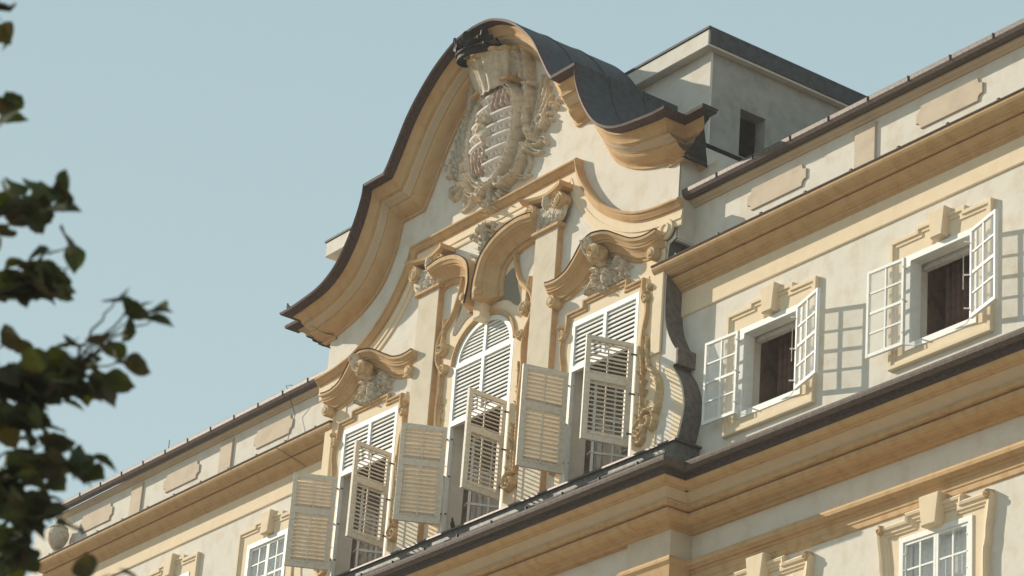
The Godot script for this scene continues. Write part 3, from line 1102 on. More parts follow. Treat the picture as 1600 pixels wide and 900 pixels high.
func coat_of_arms(o: Node3D) -> void:
	var h := hub(o, "coat_of_arms")
	var C := SHIELD
	# bulged shield
	var st := SurfaceTool.new()
	st.begin(Mesh.PRIMITIVE_TRIANGLES)
	var rings := []
	for k in 13:
		var ring := PackedVector3Array()
		var f := k / 12.0
		for j in 40:
			var t := TAU * j / 40
			var q := C + Vector2(cos(t) * 0.46, sin(t) * 0.66) * f
			ring.append(Vector3(q.x, q.y, dome(q)))
		rings.append(ring)
	loft(st, rings, true)
	st.index()
	part(h, "shield", st, "shield_plaster")
	# scalloped bars across the shield
	for k in 7:
		var y := 4.27 - k * 0.165
		var half := 0.43 * sqrt(maxf(0.05, 1.0 - pow((y - C.y) / 0.62, 2.0)))
		var sk := []
		var lo := -half
		var hi := half
		if k < 2:
			hi = -0.02
		elif k >= 5:
			lo = -0.06
		sk.append([PackedVector2Array([Vector2(C.x + lo, y + 0.03), Vector2(C.x + hi, y + 0.03)]), 0.042, 0.042, 0.065, 0.065])
		var n := int((hi - lo) / 0.125)
		for j in n:
			var x := C.x + lo + (j + 0.5) * (hi - lo) / n
			sk.append([PackedVector2Array([Vector2(x - 0.045, y - 0.055), Vector2(x - 0.03, y - 0.01), Vector2(x, y + 0.008), Vector2(x + 0.03, y - 0.01), Vector2(x + 0.045, y - 0.055)]), 0.016, 0.016, 0.05, 0.04])
		relief(h, "bar", "shield_plaster", sk, 0.0, 0.007, 0.0, true)
	# two carved charges and the small boss in the middle
	for q in [[0.17, 4.20, 1.0], [-0.20, 3.42, 1.0]]:
		var sk := []
		for j in 4:
			var x: float = q[0] - 0.13 + j * 0.088
			var w := rng.randf_range(-0.02, 0.02)
			sk.append([smooth(pts([x, q[1] + 0.15, x + 0.025, q[1] + 0.05 + w, x - 0.02, q[1] - 0.05, x + 0.01, q[1] - 0.16 + w]), 4), 0.036, 0.03, 0.075, 0.06])
			sk.append([PackedVector2Array([Vector2(x + 0.03, q[1] + 0.08 + w), Vector2(x - 0.04, q[1] + 0.02)]), 0.025, 0.015, 0.085, 0.06])
		relief(h, "lion_charge", "shield_brown", sk, 0.0, 0.008, 0.4, true)
	var bs := [[PackedVector2Array([Vector2(-0.12, 3.80), Vector2(-0.03, 3.70)]), 0.11, 0.10, 0.12, 0.11], [PackedVector2Array([Vector2(-0.16, 3.94), Vector2(0.02, 3.90)]), 0.035, 0.035, 0.13, 0.13]]
	for j in 5:
		bs.append([PackedVector2Array([Vector2(-0.17 + j * 0.045, 3.95 - j * 0.01), Vector2(-0.18 + j * 0.05, 4.02 - j * 0.01)]), 0.018, 0.014, 0.14, 0.13])
	relief(h, "boss", "stucco", bs, 0.0, 0.008, 0.3, true)
	# moulded oval frame
	var oval := PackedVector2Array()
	for j in 57:
		var t := -PI / 2 + TAU * j / 56
		oval.append(C + Vector2(cos(t) * 0.505, sin(t) * 0.72 * (1.0 if sin(t) < 0 else 0.95)))
	relief(h, "oval_frame", "stucco", [[oval, 0.058, 0.058, 0.22, 0.22], [oval, 0.018, 0.018, -0.05, -0.05]], 0.0, 0.008, 0.03)
	# scrolls, palm and leaves around it
	for s in [-1.0, 1.0]:
		var sk := []
		var add := func(a: Array, r0: float, r1: float, h0: float, h1: float) -> void:
			var line := smooth(moved(pts(a), 0, 0, s), 6)
			sk.append([line, r0, r1, h0, h1])
			sk.append([line.slice(1, -2), r0 * 0.28, r1 * 0.28, -h0 * 0.35, -h1 * 0.3])
		add.call([0.53, 4.74, 0.57, 4.50, 0.62, 4.28, 0.70, 4.22], 0.055, 0.04, 0.20, 0.17)
		add.call([0.45, 4.70, 0.50, 4.52, 0.52, 4.36], 0.05, 0.03, 0.27, 0.2)
		add.call([0.60, 4.24, 0.67, 4.02, 0.635, 3.80, 0.66, 3.60, 0.75, 3.46], 0.038, 0.055, 0.19, 0.18)
		add.call([0.62, 3.66, 0.73, 3.46, 0.70, 3.32], 0.06, 0.075, 0.14, 0.16)
		for e in [[0.84, 4.30], [0.93, 4.22], [1.0, 4.08], [1.06, 3.94]]:
			add.call([0.73, 3.46, lerpf(0.73, e[0], 0.5) + 0.02, lerpf(3.46, e[1], 0.5) - 0.02, e[0], e[1]], 0.05, 0.014, 0.12, 0.07)
		for e in [[1.07, 3.80, 0.05], [1.15, 3.73, 0.042], [1.04, 3.68, 0.04], [1.22, 3.79, 0.03], [1.1, 3.58, 0.03]]:
			sk.append([PackedVector2Array([Vector2(e[0] * s, e[1])]), e[2], e[2], 0.085, 0.085])
		sk.append([spiral(Vector2(0.90 * s, 3.62), 0.11, 0.02, 1.2 * s, -1.2 if s > 0 else -1.94), 0.036, 0.024, 0.13, 0.1])
		add.call([0.70, 3.40, 0.86, 3.34, 0.97, 3.36, 1.02, 3.28], 0.07, 0.03, 0.12, 0.07)
		add.call([0.66, 3.36, 0.80, 3.24, 0.93, 3.20], 0.06, 0.025, 0.11, 0.07)
		add.call([0.60, 3.40, 0.58, 3.24, 0.47, 3.08, 0.32, 3.02], 0.045, 0.05, 0.16, 0.17)
		add.call([0.62, 3.30, 0.70, 3.14, 0.66, 3.02], 0.05, 0.02, 0.09, 0.05)
		add.call([0.40, 3.08, 0.56, 2.98, 0.72, 2.96], 0.05, 0.02, 0.08, 0.05)
		sk.append([spiral(Vector2(0.21 * s, 3.03), 0.10, 0.02, 1.3 * s, PI / 2), 0.045, 0.035, 0.2, 0.17])
		relief(h, "leaf_scroll", "stucco", sk, 0.0, 0.008, 0.1)
	var drop := acanthus(Vector2(0.0, 3.12), Vector2(0.0, 2.70), 0.20, 0.21, 4)
	drop.append_array(acanthus(Vector2(-0.05, 3.1), Vector2(-0.22, 2.86), 0.12, 0.17, 3))
	drop.append_array(acanthus(Vector2(0.05, 3.1), Vector2(0.22, 2.86), 0.12, 0.17, 3))
	relief(h, "pendant_leaf", "stucco", drop, 0.0, 0.008, 0.1)
	# ribbed hood of stucco above the shield
	st = SurfaceTool.new()
	st.begin(Mesh.PRIMITIVE_TRIANGLES)
	rings = []
	for k in 15:
		var v := k / 14.0
		var ring := PackedVector3Array()
		var y := lerpf(4.43, 4.79, v)
		var r := 0.34 + 0.13 * pow(v, 1.2) + 0.035 * sin(PI * v)
		for j in 33:
			var t := PI * j / 32.0
			var rib := 1.0 + (0.05 + 0.03 * sin(PI * v)) * cos(t * 18.0)
			ring.append(Vector3(-cos(t) * r * rib * 1.05 - 0.03, y - 0.10 * sin(t) * (1.0 - v), 0.02 + sin(t) * (0.24 + 0.20 * pow(v, 1.2)) * rib))
		rings.append(ring)
	loft(st, rings)
	st.index()
	part(h, "ribbed_hood", st, "stucco")
	st = build()
	tube(st, rings[-1], 0.028, 0.028, 7)
	part(h, "hood_rim", st, "stucco_ochre")
	st = build()
	sweep(st, smooth(pts([-0.42, 4.40, -0.2, 4.44, 0.0, 4.45, 0.2, 4.44, 0.38, 4.40]), 4), pts([0.02, 0.0, 0.025, 0.24, 0.0, 0.26, -0.03, 0.25, -0.035, 0.0]))
	part(h, "hood_moulding", st, "ochre")
	# iron crown leaning out under the arch
	var crown := hub(o, "crown", Transform3D(Basis(Vector3.RIGHT, deg_to_rad(14)), Vector3(-0.13, 4.79, 0.33)).scaled_local(Vector3.ONE * 0.86))
	st = build()
	var band := []
	for e in [[0.33, 0.0], [0.365, 0.01], [0.365, 0.03], [0.345, 0.04], [0.345, 0.085], [0.37, 0.095], [0.37, 0.115], [0.32, 0.12], [0.31, 0.0]]:
		band.append(Vector2(e[0], e[1]))
	lathe(st, PackedVector2Array(band), Vector3.ZERO, 32)
	part(crown, "band", st, "iron")
	for k in 8:
		var t := TAU * (k + 0.5) / 8
		st = build()
		var b := Basis(Vector3.UP, -t + PI / 2)
		var shape := smooth(pts([-0.06, 0.11, -0.04, 0.16, -0.11, 0.18, -0.12, 0.25, -0.07, 0.25, -0.05, 0.33, 0.0, 0.36, 0.05, 0.33, 0.07, 0.25, 0.12, 0.25, 0.11, 0.18, 0.04, 0.16, 0.06, 0.11]), 2)
		var flat := build()
		extrude(flat, shape, 0.35, 0.375, 0.006)
		flat.generate_normals()
		st.append_from(flat.commit(), 0, Transform3D(b))
		part(crown, "fleuron", st, "iron")
	st = build()
	for k in 4:
		var t := TAU * (k + 0.5) / 8
		var arcp := PackedVector3Array()
		for j in 13:
			var v := PI * j / 12.0
			arcp.append(Vector3(cos(t) * cos(v) * 0.32, 0.10 + sin(v) * 0.20, sin(t) * cos(v) * 0.32))
		tube(st, arcp, 0.024, 0.024, 6)
	lathe(st, pts([0.001, 0.27, 0.03, 0.285, 0.045, 0.32, 0.03, 0.355, 0.001, 0.37]), Vector3.ZERO, 12)
	part(crown, "arch", st, "iron")
	st = build()
	tube(st, PackedVector3Array([Vector3(0.05, 0.30, 0.0), Vector3(0.12, 0.2, -0.12), Vector3(0.30, 0.12, -0.30)]), 0.012, 0.012, 6)
	part(crown, "stay", st, "iron")


# ---------------------------------------------------------------- wings
func right_wing() -> void:
	var o := thing("palace_wing", "cream palace wing right of the pavilion with two windows open behind white casements", "building", Vector3(9, GROUND, WZ))
	wing(o, 3.3, 15.0, [5.06, 7.66, 10.27, 12.88], [5.05, 7.74, 10.43, 13.1], [6.48, 9.1, 11.8], [5.05, 7.63, 10.24, 12.85], 2)


func left_wing() -> void:
	var o := thing("palace_wing", "cream palace wing left of the pavilion, running off behind the leaves", "building", Vector3(-9, GROUND, WZ))
	wing(o, -11.3, -3.3, [-10.2, -7.6, -5.06], [-10.12, -7.67, -5.25], [-6.46, -8.93], [-10.2, -7.6, -5.06], 0)
	# lightning conductor down the front of the attic
	rod(o, "conductor_cable", PackedVector3Array([Vector3(-4.70, 1.82, -0.13), Vector3(-4.69, 1.78, -0.03), Vector3(-4.66, 1.4, -0.2), Vector3(-4.62, 0.98, -0.1), Vector3(-4.60, 0.83, 0.10), Vector3(-4.42, 0.72, 0.05), Vector3(-4.25, 0.55, -0.2)]), 0.005, "gutter_metal")
	rod(o, "lightning_rod", PackedVector3Array([Vector3(-8.50, 1.70, -0.42), Vector3(-8.50, 2.17, -0.42)]), 0.006, "iron")
	var st := build()
	box(st, Vector3(-12.2, GROUND, -6.0), Vector3(-11.3, 1.62, WZ - 0.06))
	part(o, "end_wall", st, "plaster")


func straight(o: Node3D, called: String, m: String, x0: float, x1: float, prof: PackedVector2Array, lip: float, y := 0.0) -> void:
	var st := build()
	sweep(st, PackedVector2Array([Vector2(x0, lip), Vector2(x1, lip)]), prof, false, "xz", y)
	part(o, called, st, m)


func wing(o: Node3D, x0: float, x1: float, upper: Array, carts: Array, lesenes: Array, lower: Array, open: int) -> void:
	var holes := []
	for c in upper:
		holes.append([c - 0.47, -1.25, c + 0.47, -0.27])
	for c in lower:
		holes.append([c - 0.47, -5.2, c + 0.47, -3.33])
	var st := build()
	wall_sheet(st, x0, x1, GROUND, 1.66, holes, WZ, 0.24)
	box(st, Vector3(x0, GROUND, -6.0), Vector3(x1, 1.6, -5.7))
	part(o, "wall", st, "plaster")
	# upper cornice, frieze band
	straight(o, "cornice_flashing", "copper", x0, x1, pts([-0.36, 0.945, 0.0, 0.845, 0.006, 0.835, 0.0, 0.822, -0.36, 0.822]), 0.09)
	straight(o, "upper_cornice", "ochre", x0, x1, pts([-0.36, 0.8215, -0.008, 0.8215, -0.01, 0.795, -0.025, 0.77, -0.05, 0.745, -0.085, 0.73, -0.09, 0.715, -0.105, 0.712, -0.105, 0.70, -0.20, 0.697, -0.20, 0.682, -0.165, 0.682, -0.165, 0.67, -0.185, 0.65, -0.215, 0.625, -0.25, 0.61, -0.255, 0.595, -0.275, 0.59, -0.28, 0.57, -0.305, 0.56, -0.31, 0.548, -0.36, 0.547]), 0.09)
	straight(o, "frieze_band", "cream", x0, x1, pts([-0.36, 0.5465, -0.318, 0.5465, -0.318, 0.262, -0.326, 0.25, -0.36, 0.25]), 0.09)
	# main cornice and the string course under it
	main_cornice(o, PackedVector2Array([Vector2(x0, 0.41), Vector2(x1, 0.41)]))
	straight(o, "string_course", "ochre", x0, x1, pts([-0.1, -2.74, 0.0, -2.755, 0.04, -2.77, 0.055, -2.80, 0.05, -2.835, 0.02, -2.85, 0.015, -2.865, -0.02, -2.87, -0.025, -2.895, -0.04, -2.90, -0.045, -2.965, -0.055, -2.975, -0.055, -3.03, -0.065, -3.04, -0.1, -3.04]), WZ + 0.075)
	# attic eaves
	straight(o, "eaves_moulding", "soffit", x0, x1, pts([-0.14, 1.64, -0.02, 1.64, -0.025, 1.62, -0.045, 1.605, -0.075, 1.595, -0.085, 1.58, -0.14, 1.575]), -0.14)
	straight(o, "eaves_gutter", "gutter_metal", x0, x1, pts([-0.13, 1.76, -0.125, 1.69, -0.10, 1.645, -0.06, 1.632, -0.02, 1.65, 0.0, 1.69, 0.004, 1.735, -0.01, 1.75, -0.03, 1.745, -0.03, 1.70, -0.06, 1.66, -0.10, 1.68, -0.115, 1.76]), -0.05)
	var hook := box_mesh(Vector3(0.012, 0.06, 0.012))
	var nh := int((x1 - x0) / 0.62)
	for k in nh:
		var b := put(o, "gutter_hook", hook, "iron")
		b.position += Vector3(x0 + 0.3 + k * 0.62, 1.715, -0.044)
		b.rotation.x = 0.12
	st = build()
	quad(st, Vector3(x0, 4.6, -4.2), Vector3(x1, 4.6, -4.2), Vector3(x1, 1.74, -0.16), Vector3(x0, 1.74, -0.16))
	quad(st, Vector3(x0, 1.74, -6.2), Vector3(x1, 1.74, -6.2), Vector3(x1, 4.6, -4.2), Vector3(x0, 4.6, -4.2))
	var roof := part(o, "roof", st, "roof_tile")
	var tm := box_mesh(Vector3(0.36, 0.03, 0.4))
	var nt := int((x1 - x0) / 0.38)
	for k in nt:
		var t := put(roof, "tile", tm, "roof_tile")
		t.position = Vector3(x0 + 0.2 + k * 0.38, 1.795 + rng.randf_range(-0.006, 0.006), -0.27)
		t.rotation.x = 0.62
	# raised fields and lesenes on the attic
	for c in carts:
		st = build()
		var h := pts([-0.49, 1.265, -0.455, 1.26, -0.43, 1.24, -0.42, 1.19, 0.42, 1.19, 0.43, 1.24, 0.455, 1.26, 0.49, 1.265, 0.49, 1.385, 0.455, 1.39, 0.43, 1.41, 0.42, 1.46, -0.42, 1.46, -0.43, 1.41, -0.455, 1.39, -0.49, 1.385])
		extrude(st, moved(h, c), WZ - 0.02, WZ + 0.02, 0.005)
		part(o, "attic_field", st, "panel_plaster")
	for c in lesenes:
		st = build()
		extrude(st, rect(c - 0.16, 0.93, c + 0.16, 1.542), WZ - 0.02, WZ + 0.03, 0.004)
		part(o, "attic_lesene", st, "panel_plaster")
	# little clips along the top of the upper cornice
	var clip := box_mesh(Vector3(0.035, 0.03, 0.05))
	for k in int((x1 - x0) / 0.72):
		var b := put(o, "flashing_clip", clip, "copper")
		b.position += Vector3(x0 + 0.4 + k * 0.72, 0.872, 0.04)
	for i in upper.size():
		attic_window(o, upper[i], i < open, open > 0 and i == 0)
	for c in lower:
		lower_window(o, c)


func attic_window(o: Node3D, c: float, open: bool, _first: bool) -> void:
	var z := WZ
	var st := build()
	var line := moved(pts([-0.73, -1.45, -0.735, 0.0, -0.36, 0.0, -0.36, 0.05, 0.36, 0.05, 0.36, 0.0, 0.735, 0.0, 0.73, -1.45]), c)
	sweep(st, line, pts([0, 0, 0, 0.045, -0.008, 0.052, -0.045, 0.052, -0.05, 0.034, -0.085, 0.034, -0.09, 0.02, -0.22, 0.02, -0.235, 0.012, -0.235, 0.0]), true, "xy", z)
	part(o, "window_surround", st, "cream")
	st = build()
	extrude(st, moved(pts([-0.085, -0.20, 0.085, -0.20, 0.125, 0.10, 0.115, 0.115, -0.115, 0.115, -0.125, 0.10]), c), z + 0.002, z + 0.105, 0.012)
	part(o, "keystone", st, "cream")
	st = build()
	sweep(st, rect(c - 0.51, -1.29, c + 0.51, -0.23), pts([0, 0.0, 0, 0.03, 0.07, 0.03, 0.07, -0.12]), true, "xy", z)
	part(o, "window_frame", st, "white_paint")
	room(o, c - 0.95, c + 0.95, -1.75, 0.15, [c - 0.47, -1.25, c + 0.47, -0.27], z - 0.24, 1.9)
	if open:
		casement(o, Vector3(c - 0.445, -0.29, z + 0.10), -1.0, 178.0, 0.53, 0.97, 4)
		casement(o, Vector3(c + 0.49, -0.29, z + 0.08), 1.0, 163.0, 0.53, 0.97, 4)
		# window stays, inner window and blind cord
		rod(o, "window_stay", PackedVector3Array([Vector3(c + 0.50, -1.24, z + 0.09), Vector3(c + 0.40, -1.27, z + 0.05), Vector3(c + 0.22, -1.27, z + 0.03)]), 0.006, "white_paint")
		rod(o, "window_stay", PackedVector3Array([Vector3(c - 0.49, -1.25, z + 0.10), Vector3(c - 0.30, -1.30, z + 0.07), Vector3(c - 0.22, -1.29, z + 0.03)]), 0.006, "white_paint")
		rod(o, "blind_cord", PackedVector3Array([Vector3(c + 0.09, -0.28, z - 0.2), Vector3(c + 0.09, -0.72, z - 0.2)]), 0.005, "white_paint")
		st = build()
		for i in 22:
			var xa := c - 0.46 + 0.40 * i / 22
			var xb := c - 0.46 + 0.40 * (i + 1) / 22
			quad(st, Vector3(xa, -0.2, z - 0.5 + 0.03 * sin(i * 1.4)), Vector3(xb, -0.2, z - 0.5 + 0.03 * sin((i + 1) * 1.4)), Vector3(xb, -1.7, z - 0.5 + 0.03 * sin((i + 1) * 1.4)), Vector3(xa, -1.7, z - 0.5 + 0.03 * sin(i * 1.4)))
		part(o, "drape", st, "drape")
		st = build()
		box(st, Vector3(c - 0.47, -0.34, z - 0.23), Vector3(c + 0.47, -0.27, z - 0.16))
		part(o, "blind_box", st, "curtain")
	else:
		casement(o, Vector3(c - 0.44, -0.30, z - 0.01), -1.0, 0.0, 0.438, 0.92, 4)
		casement(o, Vector3(c + 0.44, -0.30, z - 0.01), 1.0, 0.0, 0.438, 0.92, 4)
		curtain(o, c, -1.25, -0.27, z - 0.12)


func curtain(o: Node3D, c: float, y0: float, y1: float, z: float) -> void:
	var st := build()
	var n := 30
	for i in n:
		var a := c - 0.46 + 0.92 * i / n
		var b := c - 0.46 + 0.92 * (i + 1) / n
		var za := z + 0.018 * sin(i * 1.7) + 0.01 * sin(i * 0.6)
		var zb := z + 0.018 * sin((i + 1) * 1.7) + 0.01 * sin((i + 1) * 0.6)
		quad(st, Vector3(a, y1, za), Vector3(b, y1, zb), Vector3(b, y0, zb), Vector3(a, y0, za))
	part(o, "curtain", st, "curtain")


func lower_window(o: Node3D, c: float) -> void:
	var z := WZ
	var st := build()
	var r := pts([0.40, -3.06, 0.40, -3.13, 0.72, -3.13, 0.77, -3.13]) + smooth(pts([0.80, -3.16, 0.785, -3.3, 0.755, -3.48, 0.75, -3.58, 0.735, -3.66, 0.72, -3.74, 0.72, -4.2, 0.72, -5.4]), 4)
	sweep(st, moved(flip(r) + r, c), pts([0.0, 0, 0.0, 0.06, -0.02, 0.078, -0.045, 0.07, -0.05, 0.05, -0.085, 0.048, -0.09, 0.032, -0.115, 0.03, -0.12, 0.0]), false, "xy", z)
	part(o, "window_surround", st, "cream")
	st = build()
	sweep(st, rect(c - 0.50, -5.25, c + 0.50, -3.29), pts([0, 0.0, 0, 0.014, -0.19, 0.014, -0.19, 0]), true, "xy", z)
	part(o, "surround_field", st, "cream")
	for s in [-1.0, 1.0]:
		var sk := [[spiral(Vector2(c + s * 0.75, -3.165), 0.045, 0.01, 1.3 * s, PI / 2), 0.022, 0.02, 0.10, 0.1]]
		relief(o, "surround_scroll", "ochre", sk, z, 0.008, 0.05)
	st = build()
	extrude(st, moved(pts([-0.10, -3.30, 0.10, -3.30, 0.145, -2.99, 0.135, -2.98, -0.135, -2.98, -0.145, -2.99]), c), z + 0.002, z + 0.13, 0.012)
	part(o, "keystone", st, "cream")
	st = build()
	sweep(st, rect(c - 0.505, -5.24, c + 0.505, -3.295), pts([0, 0.0, 0, 0.03, 0.055, 0.03, 0.055, -0.1]), true, "xy", z)
	box(st, Vector3(c - 0.45, -3.99, z - 0.06), Vector3(c + 0.45, -3.93, z + 0.02))
	part(o, "window_frame", st, "white_paint")
	for s in [-1.0, 1.0]:
		casement(o, Vector3(c + s * 0.45, -3.35, z), s, 0.0, 0.448, 0.575, 2)
		casement(o, Vector3(c + s * 0.45, -3.995, z), s, 0.0, 0.448, 1.18, 3)
	curtain(o, c, -5.2, -3.33, z - 0.13)
	room(o, c - 0.95, c + 0.95, -5.5, -3.1, [c - 0.47, -5.2, c + 0.47, -3.33], z - 0.24, 1.5)


# ---------------------------------------------------------------- things on the roof
func attic_block() -> void:
	var o := thing("attic_block", "flat-topped plaster attic block behind the gable, its shaded side stained with a dark opening", "building", Vector3(-1.4, 1.8, -2.3))
	var st := build()
	# front and left
	box(st, Vector3(-5.45, 1.8, -1.35), Vector3(2.497, 4.34, -1.13))
	box(st, Vector3(-5.447, 1.8, -3.6), Vector3(-5.25, 4.34, -1.35))
	box(st, Vector3(-5.45, 1.8, -3.8), Vector3(2.66, 4.34, -3.603))
	part(o, "front_wall", st, "plaster")
	st = build()
	# right side with an opening: sheet in the y-z plane
	var hole := [-2.02, 3.10, -1.62, 3.74]
	var zs := [-3.6, hole[0], hole[2], -1.13]
	var ys := [1.8, hole[1], hole[3], 4.34]
	for i in 3:
		for j in 3:
			if not (i == 1 and j == 1):
				box(st, Vector3(2.50, ys[j], zs[i]), Vector3(2.685, ys[j + 1], zs[i + 1]))
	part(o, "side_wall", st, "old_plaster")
	st = build()
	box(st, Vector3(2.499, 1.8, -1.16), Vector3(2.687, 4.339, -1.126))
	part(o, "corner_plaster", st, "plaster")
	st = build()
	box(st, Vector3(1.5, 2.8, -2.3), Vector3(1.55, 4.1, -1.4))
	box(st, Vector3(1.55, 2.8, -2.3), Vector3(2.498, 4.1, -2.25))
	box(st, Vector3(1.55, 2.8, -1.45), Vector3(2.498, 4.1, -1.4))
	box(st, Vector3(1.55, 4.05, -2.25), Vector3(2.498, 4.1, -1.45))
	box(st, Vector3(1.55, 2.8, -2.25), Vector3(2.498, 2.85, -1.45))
	part(o, "opening_dark_box", st, "drape")  # dark box added behind the opening to keep light out of it
	st = build()
	extrude(st, rect(-5.66, 4.34, 2.78, 4.57), -3.9, -1.0, 0.01)
	part(o, "roof_slab", st, "plaster")
	st = build()
	box(st, Vector3(-5.69, 4.57, -3.92), Vector3(2.80, 4.60, -0.985))
	box(st, Vector3(2.782, 4.37, -3.9), Vector3(2.80, 4.57, -1.01))  # dark strip puts the shade on the slab's right side into colour
	part(o, "roof_sheet_and_side_shade", st, "slate_metal")


func urn() -> void:
	var o := thing("stone_urn", "carved stone urn with a pointed lid standing on the left wing's cornice", "urn", Vector3(-10.93, 0.85, -0.06))
	var c := Vector3(-10.93, 0.0, -0.06)
	var st := build()
	box(st, c + Vector3(-0.09, 0.85, -0.09), c + Vector3(0.09, 0.90, 0.09))
	lathe(st, pts([0.07, 0.90, 0.075, 0.92, 0.05, 0.95, 0.045, 0.98, 0.06, 1.0]), c, 16)
	part(o, "foot", st, "stucco")
	st = build()
	lathe(st, smooth(pts([0.06, 0.99, 0.11, 1.05, 0.155, 1.14, 0.165, 1.22, 0.15, 1.28, 0.12, 1.31]), 3), c, 18)
	part(o, "bowl", st, "stucco")
	st = build()
	lathe(st, smooth(pts([0.14, 1.30, 0.145, 1.325, 0.10, 1.35, 0.07, 1.40, 0.045, 1.46, 0.03, 1.50, 0.001, 1.55]), 3), c, 16)
	part(o, "lid", st, "stucco")


func bird(at: Vector3, turn: float, label: String) -> void:
	var o := thing("pigeon", label, "bird", at, "birds perched on the pavilion")
	o.rotation.y = turn
	o.scale = Vector3.ONE * 0.5
	var st := SurfaceTool.new()
	st.begin(Mesh.PRIMITIVE_TRIANGLES)
	# one body: tail, breast, neck, head along a bent spine
	var spine := [[-0.17, 0.02, 0.012, 0.025], [-0.12, 0.045, 0.03, 0.03], [-0.06, 0.075, 0.05, 0.05], [0.0, 0.105, 0.056, 0.056], [0.045, 0.135, 0.048, 0.048], [0.065, 0.17, 0.033, 0.031], [0.075, 0.205, 0.027, 0.026], [0.09, 0.228, 0.028, 0.026], [0.105, 0.236, 0.018, 0.018], [0.118, 0.233, 0.006, 0.006], [0.135, 0.225, 0.002, 0.002]]
	var rings := []
	for e in spine:
		var ring := PackedVector3Array()
		for k in 12:
			var a := TAU * k / 12
			ring.append(Vector3(e[0], e[1], 0) + Vector3(-0.35 * sin(a) * e[2], sin(a) * e[2], cos(a) * e[3]))
		rings.append(ring)
	loft(st, rings, true)
	st.index()
	st.generate_normals()
	var b := MeshInstance3D.new()
	b.name = "body"
	b.mesh = st.commit()
	b.material_override = M["feather"]
	o.add_child(b)
	for s in [-1.0, 1.0]:
		st = build()
		tube(st, PackedVector3Array([Vector3(0.0, 0.07, 0.022 * s), Vector3(0.005, 0.03, 0.024 * s), Vector3(0.01, 0.003, 0.024 * s), Vector3(0.035, 0.002, 0.026 * s)]), 0.006, 0.004, 5)
		st.generate_normals()
		var l := MeshInstance3D.new()
		l.name = "leg"
		l.mesh = st.commit()
		l.material_override = M["copper"]
		o.add_child(l, true)


func birds() -> void:
	bird(Vector3(-3.90, 2.446, 0.53), PI * 0.93, "small dark bird perched on the left tip of the gable")
	bird(Vector3(-0.22, -1.432, 0.115), -0.75, "small dark bird on the metal ledge under the middle window")


# ---------------------------------------------------------------- tree
func leaf_mesh(seed_: int) -> ArrayMesh:
	var r := RandomNumberGenerator.new()
	r.seed = seed_
	var st := SurfaceTool.new()
	st.begin(Mesh.PRIMITIVE_TRIANGLES)
	var half := [0.03, 0.27, 0.40, 0.46, 0.46, 0.41, 0.31, 0.17, 0.0]
	var n := half.size() - 1
	var curl := r.randf_range(0.06, 0.24)
	var rows := []
	for i in n + 1:
		var t := float(i) / n
		var w: float = half[i] * r.randf_range(0.93, 1.06)
		var y := -curl * t * t
		var row := PackedVector3Array()
		for s in [-1.0, -0.55, 0.0, 0.55, 1.0]:
			var tooth := 0.035 if absf(s) == 1.0 and i % 2 == 0 else 0.0
			row.append(Vector3(s * w, y + absf(s) * w * 0.28 + r.randf_range(-0.012, 0.012), t + tooth))
		rows.append(row)
	loft(st, rows)
	st.index()
	st.generate_normals()
	return st.commit()


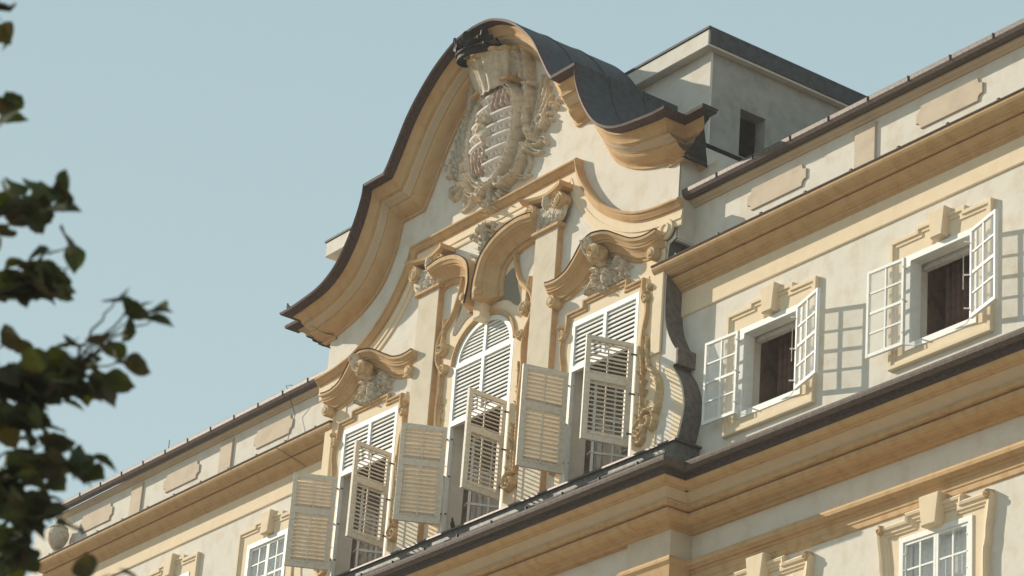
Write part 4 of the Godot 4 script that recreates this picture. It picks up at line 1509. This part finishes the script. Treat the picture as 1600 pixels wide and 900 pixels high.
const BUNCHES := [   # tip, spread across and up, leaves, where the twig starts
	[20.300, -9.257, 15.714, 0.015, 0.030, 5, 20.150, -9.329, 15.777],
	[20.227, -9.511, 15.616, 0.027, 0.017, 5, 20.066, -9.586, 15.692],
	[20.183, -9.774, 15.470, 0.069, 0.046, 14, 19.978, -9.855, 15.603],
	[20.315, -9.799, 15.452, 0.046, 0.038, 6, 20.067, -9.884, 15.643],
	[20.345, -9.753, 15.445, 0.015, 0.011, 1, 20.217, -9.791, 15.503],
	[20.304, -9.912, 15.377, 0.015, 0.011, 2, 20.164, -9.952, 15.449],
	[20.032, -9.789, 15.482, 0.030, 0.065, 10, 19.876, -9.866, 15.549],
	[20.104, -9.974, 15.422, 0.103, 0.046, 46, 19.913, -10.054, 15.537],
	[20.330, -10.040, 15.430, 0.038, 0.038, 9, 20.087, -10.125, 15.614],
	[20.420, -10.080, 15.268, 0.010, 0.015, 2, 20.232, -10.271, 15.288],
	[20.450, -10.093, 15.215, 0.013, 0.011, 2, 20.232, -10.271, 15.288],
	[20.476, -10.125, 15.152, 0.015, 0.030, 3, 20.232, -10.271, 15.288],
	[20.417, -10.140, 15.223, 0.008, 0.008, 1, 20.232, -10.271, 15.288],
	[20.292, -10.147, 15.207, 0.019, 0.015, 3, 20.148, -10.233, 15.247],
	[20.218, -10.201, 15.269, 0.042, 0.015, 6, 20.069, -10.244, 15.353],
	[19.960, -10.095, 15.340, 0.042, 0.015, 3, 19.774, -10.176, 15.446],
	[20.019, -10.246, 15.326, 0.118, 0.061, 66, 19.823, -10.329, 15.446],
	[20.203, -10.262, 15.241, 0.088, 0.038, 30, 20.049, -10.306, 15.332],
	[20.375, -10.251, 15.196, 0.034, 0.008, 2, 20.174, -10.319, 15.334],
	[19.979, -10.354, 15.298, 0.084, 0.046, 32, 19.788, -10.437, 15.410],
	[20.101, -10.443, 15.243, 0.034, 0.011, 3, 19.855, -10.532, 15.429],
	[20.223, -10.528, 15.192, 0.057, 0.027, 10, 20.058, -10.574, 15.296],
	[20.062, -10.514, 15.243, 0.069, 0.042, 16, 19.833, -10.601, 15.407],
	[19.897, -10.538, 15.269, 0.057, 0.076, 32, 19.728, -10.619, 15.350],
	[20.000, -10.636, 15.234, 0.065, 0.046, 22, 19.794, -10.721, 15.367],
	[19.843, -10.685, 15.228, 0.057, 0.076, 34, 19.680, -10.766, 15.301],
	[19.865, -10.719, 15.170, 0.023, 0.030, 6, 19.668, -10.805, 15.289],
	[20.219, -10.845, 15.136, 0.010, 0.011, 2, 20.056, -10.945, 15.195],
	[20.286, -10.836, 15.049, 0.010, 0.008, 1, 20.056, -10.945, 15.195],
]
const LIMB := [[18.819, -11.823, 15.405], [19.407, -10.945, 15.455], [19.792, -10.442, 15.496], [19.956, -10.008, 15.609], [20.100, -9.465, 15.739], [20.178, -9.092, 15.830]]


func tree() -> void:
	var base := Vector3(18.9, GROUND, 17.0)
	var o := thing("leafy_tree", "dark leafy tree in the foreground, its branch ends reaching in from the left edge", "tree", base)
	var st := build()
	var fork := Vector3(18.9, -11.9, 16.8)
	tube(st, PackedVector3Array([base, base + Vector3(0.03, 1.0, -0.03), base + Vector3(-0.05, 2.2, -0.12), fork, fork + Vector3(-0.3, 1.6, 0.4), fork + Vector3(-0.5, 3.6, 0.6)]), 0.2, 0.06, 12)
	part(o, "trunk", st, "bark")
	var run := PackedVector3Array([fork])
	for p in LIMB:
		run.append(Vector3(p[0], p[1], p[2]))
	var bent := PackedVector3Array()
	for i in run.size() - 1:
		for k in 5:
			bent.append(run[i].cubic_interpolate(run[i + 1], run[maxi(i - 1, 0)], run[mini(i + 2, run.size() - 1)], k / 5.0))
	st = build()
	tube(st, bent, 0.05, 0.012, 9)
	part(o, "limb", st, "bark")
	var leaf := []
	for k in 6:
		leaf.append(leaf_mesh(k + 1))
	for c in BUNCHES:
		var at := Vector3(c[0], c[1], c[2])
		var from := Vector3(c[6], c[7], c[8])
		var span := at.distance_to(from)
		var p := PackedVector3Array()
		for i in 9:
			var t := i / 8.0
			p.append(from.lerp(at, t) + Vector3(rng.randfn(0, 0.006), 0.07 * span * sin(PI * t) + rng.randfn(0, 0.006), rng.randfn(0, 0.006)))
		st = build()
		tube(st, p, 0.006, 0.002, 6)
		var twig := part(o, "branch", st, "bark")
		for k in int(c[5]):
			var across := rng.randfn(0, 0.55) * c[3] as float
			var q := at + Vector3(0.60 * across, rng.randfn(0, 0.55) * c[4], -0.80 * across) + Vector3(-0.82, 0.0, -0.57) * rng.randfn(0, 0.05)
			var l := put(twig, "leaf", leaf[rng.randi() % 6], "leaf_%d" % (rng.randi() % 3))
			var d := (q - p[4] + Vector3(rng.randfn(0, 0.06), rng.randfn(-0.04, 0.06), rng.randfn(0, 0.06))).normalized()
			var up := (Vector3(rng.randfn(0.1, 0.7), 1.0, rng.randfn(0.1, 0.7))).normalized()
			var side := up.cross(d).normalized()
			var s := rng.randf_range(0.068, 0.105)
			l.transform = Transform3D(Basis(side * s, d.cross(side) * s, d * s), q - d * s * 0.5)
	# the rest of the crown, out of the picture on the left
	var mm := MultiMesh.new()
	mm.transform_format = MultiMesh.TRANSFORM_3D
	mm.mesh = leaf[0]
	mm.instance_count = 2400
	for k in 2400:
		var v := Vector3(rng.randfn(), rng.randfn(), rng.randfn()).normalized() * pow(rng.randf(), 0.4)
		var q := Vector3(18.0, -8.5, 18.8) + Vector3(v.x * 1.5, v.y * 1.6, v.z * 1.3)
		mm.set_instance_transform(k, Transform3D(Basis.from_euler(Vector3(rng.randf() * TAU, rng.randf() * TAU, rng.randf() * TAU)).scaled(Vector3.ONE * rng.randf_range(0.08, 0.13)), q))
	var cr := MultiMeshInstance3D.new()
	cr.name = "crown"
	cr.multimesh = mm
	cr.material_override = M["leaf_0"]
	cr.set_meta("kind", "stuff")
	cr.position = -o.position
	o.add_child(cr)
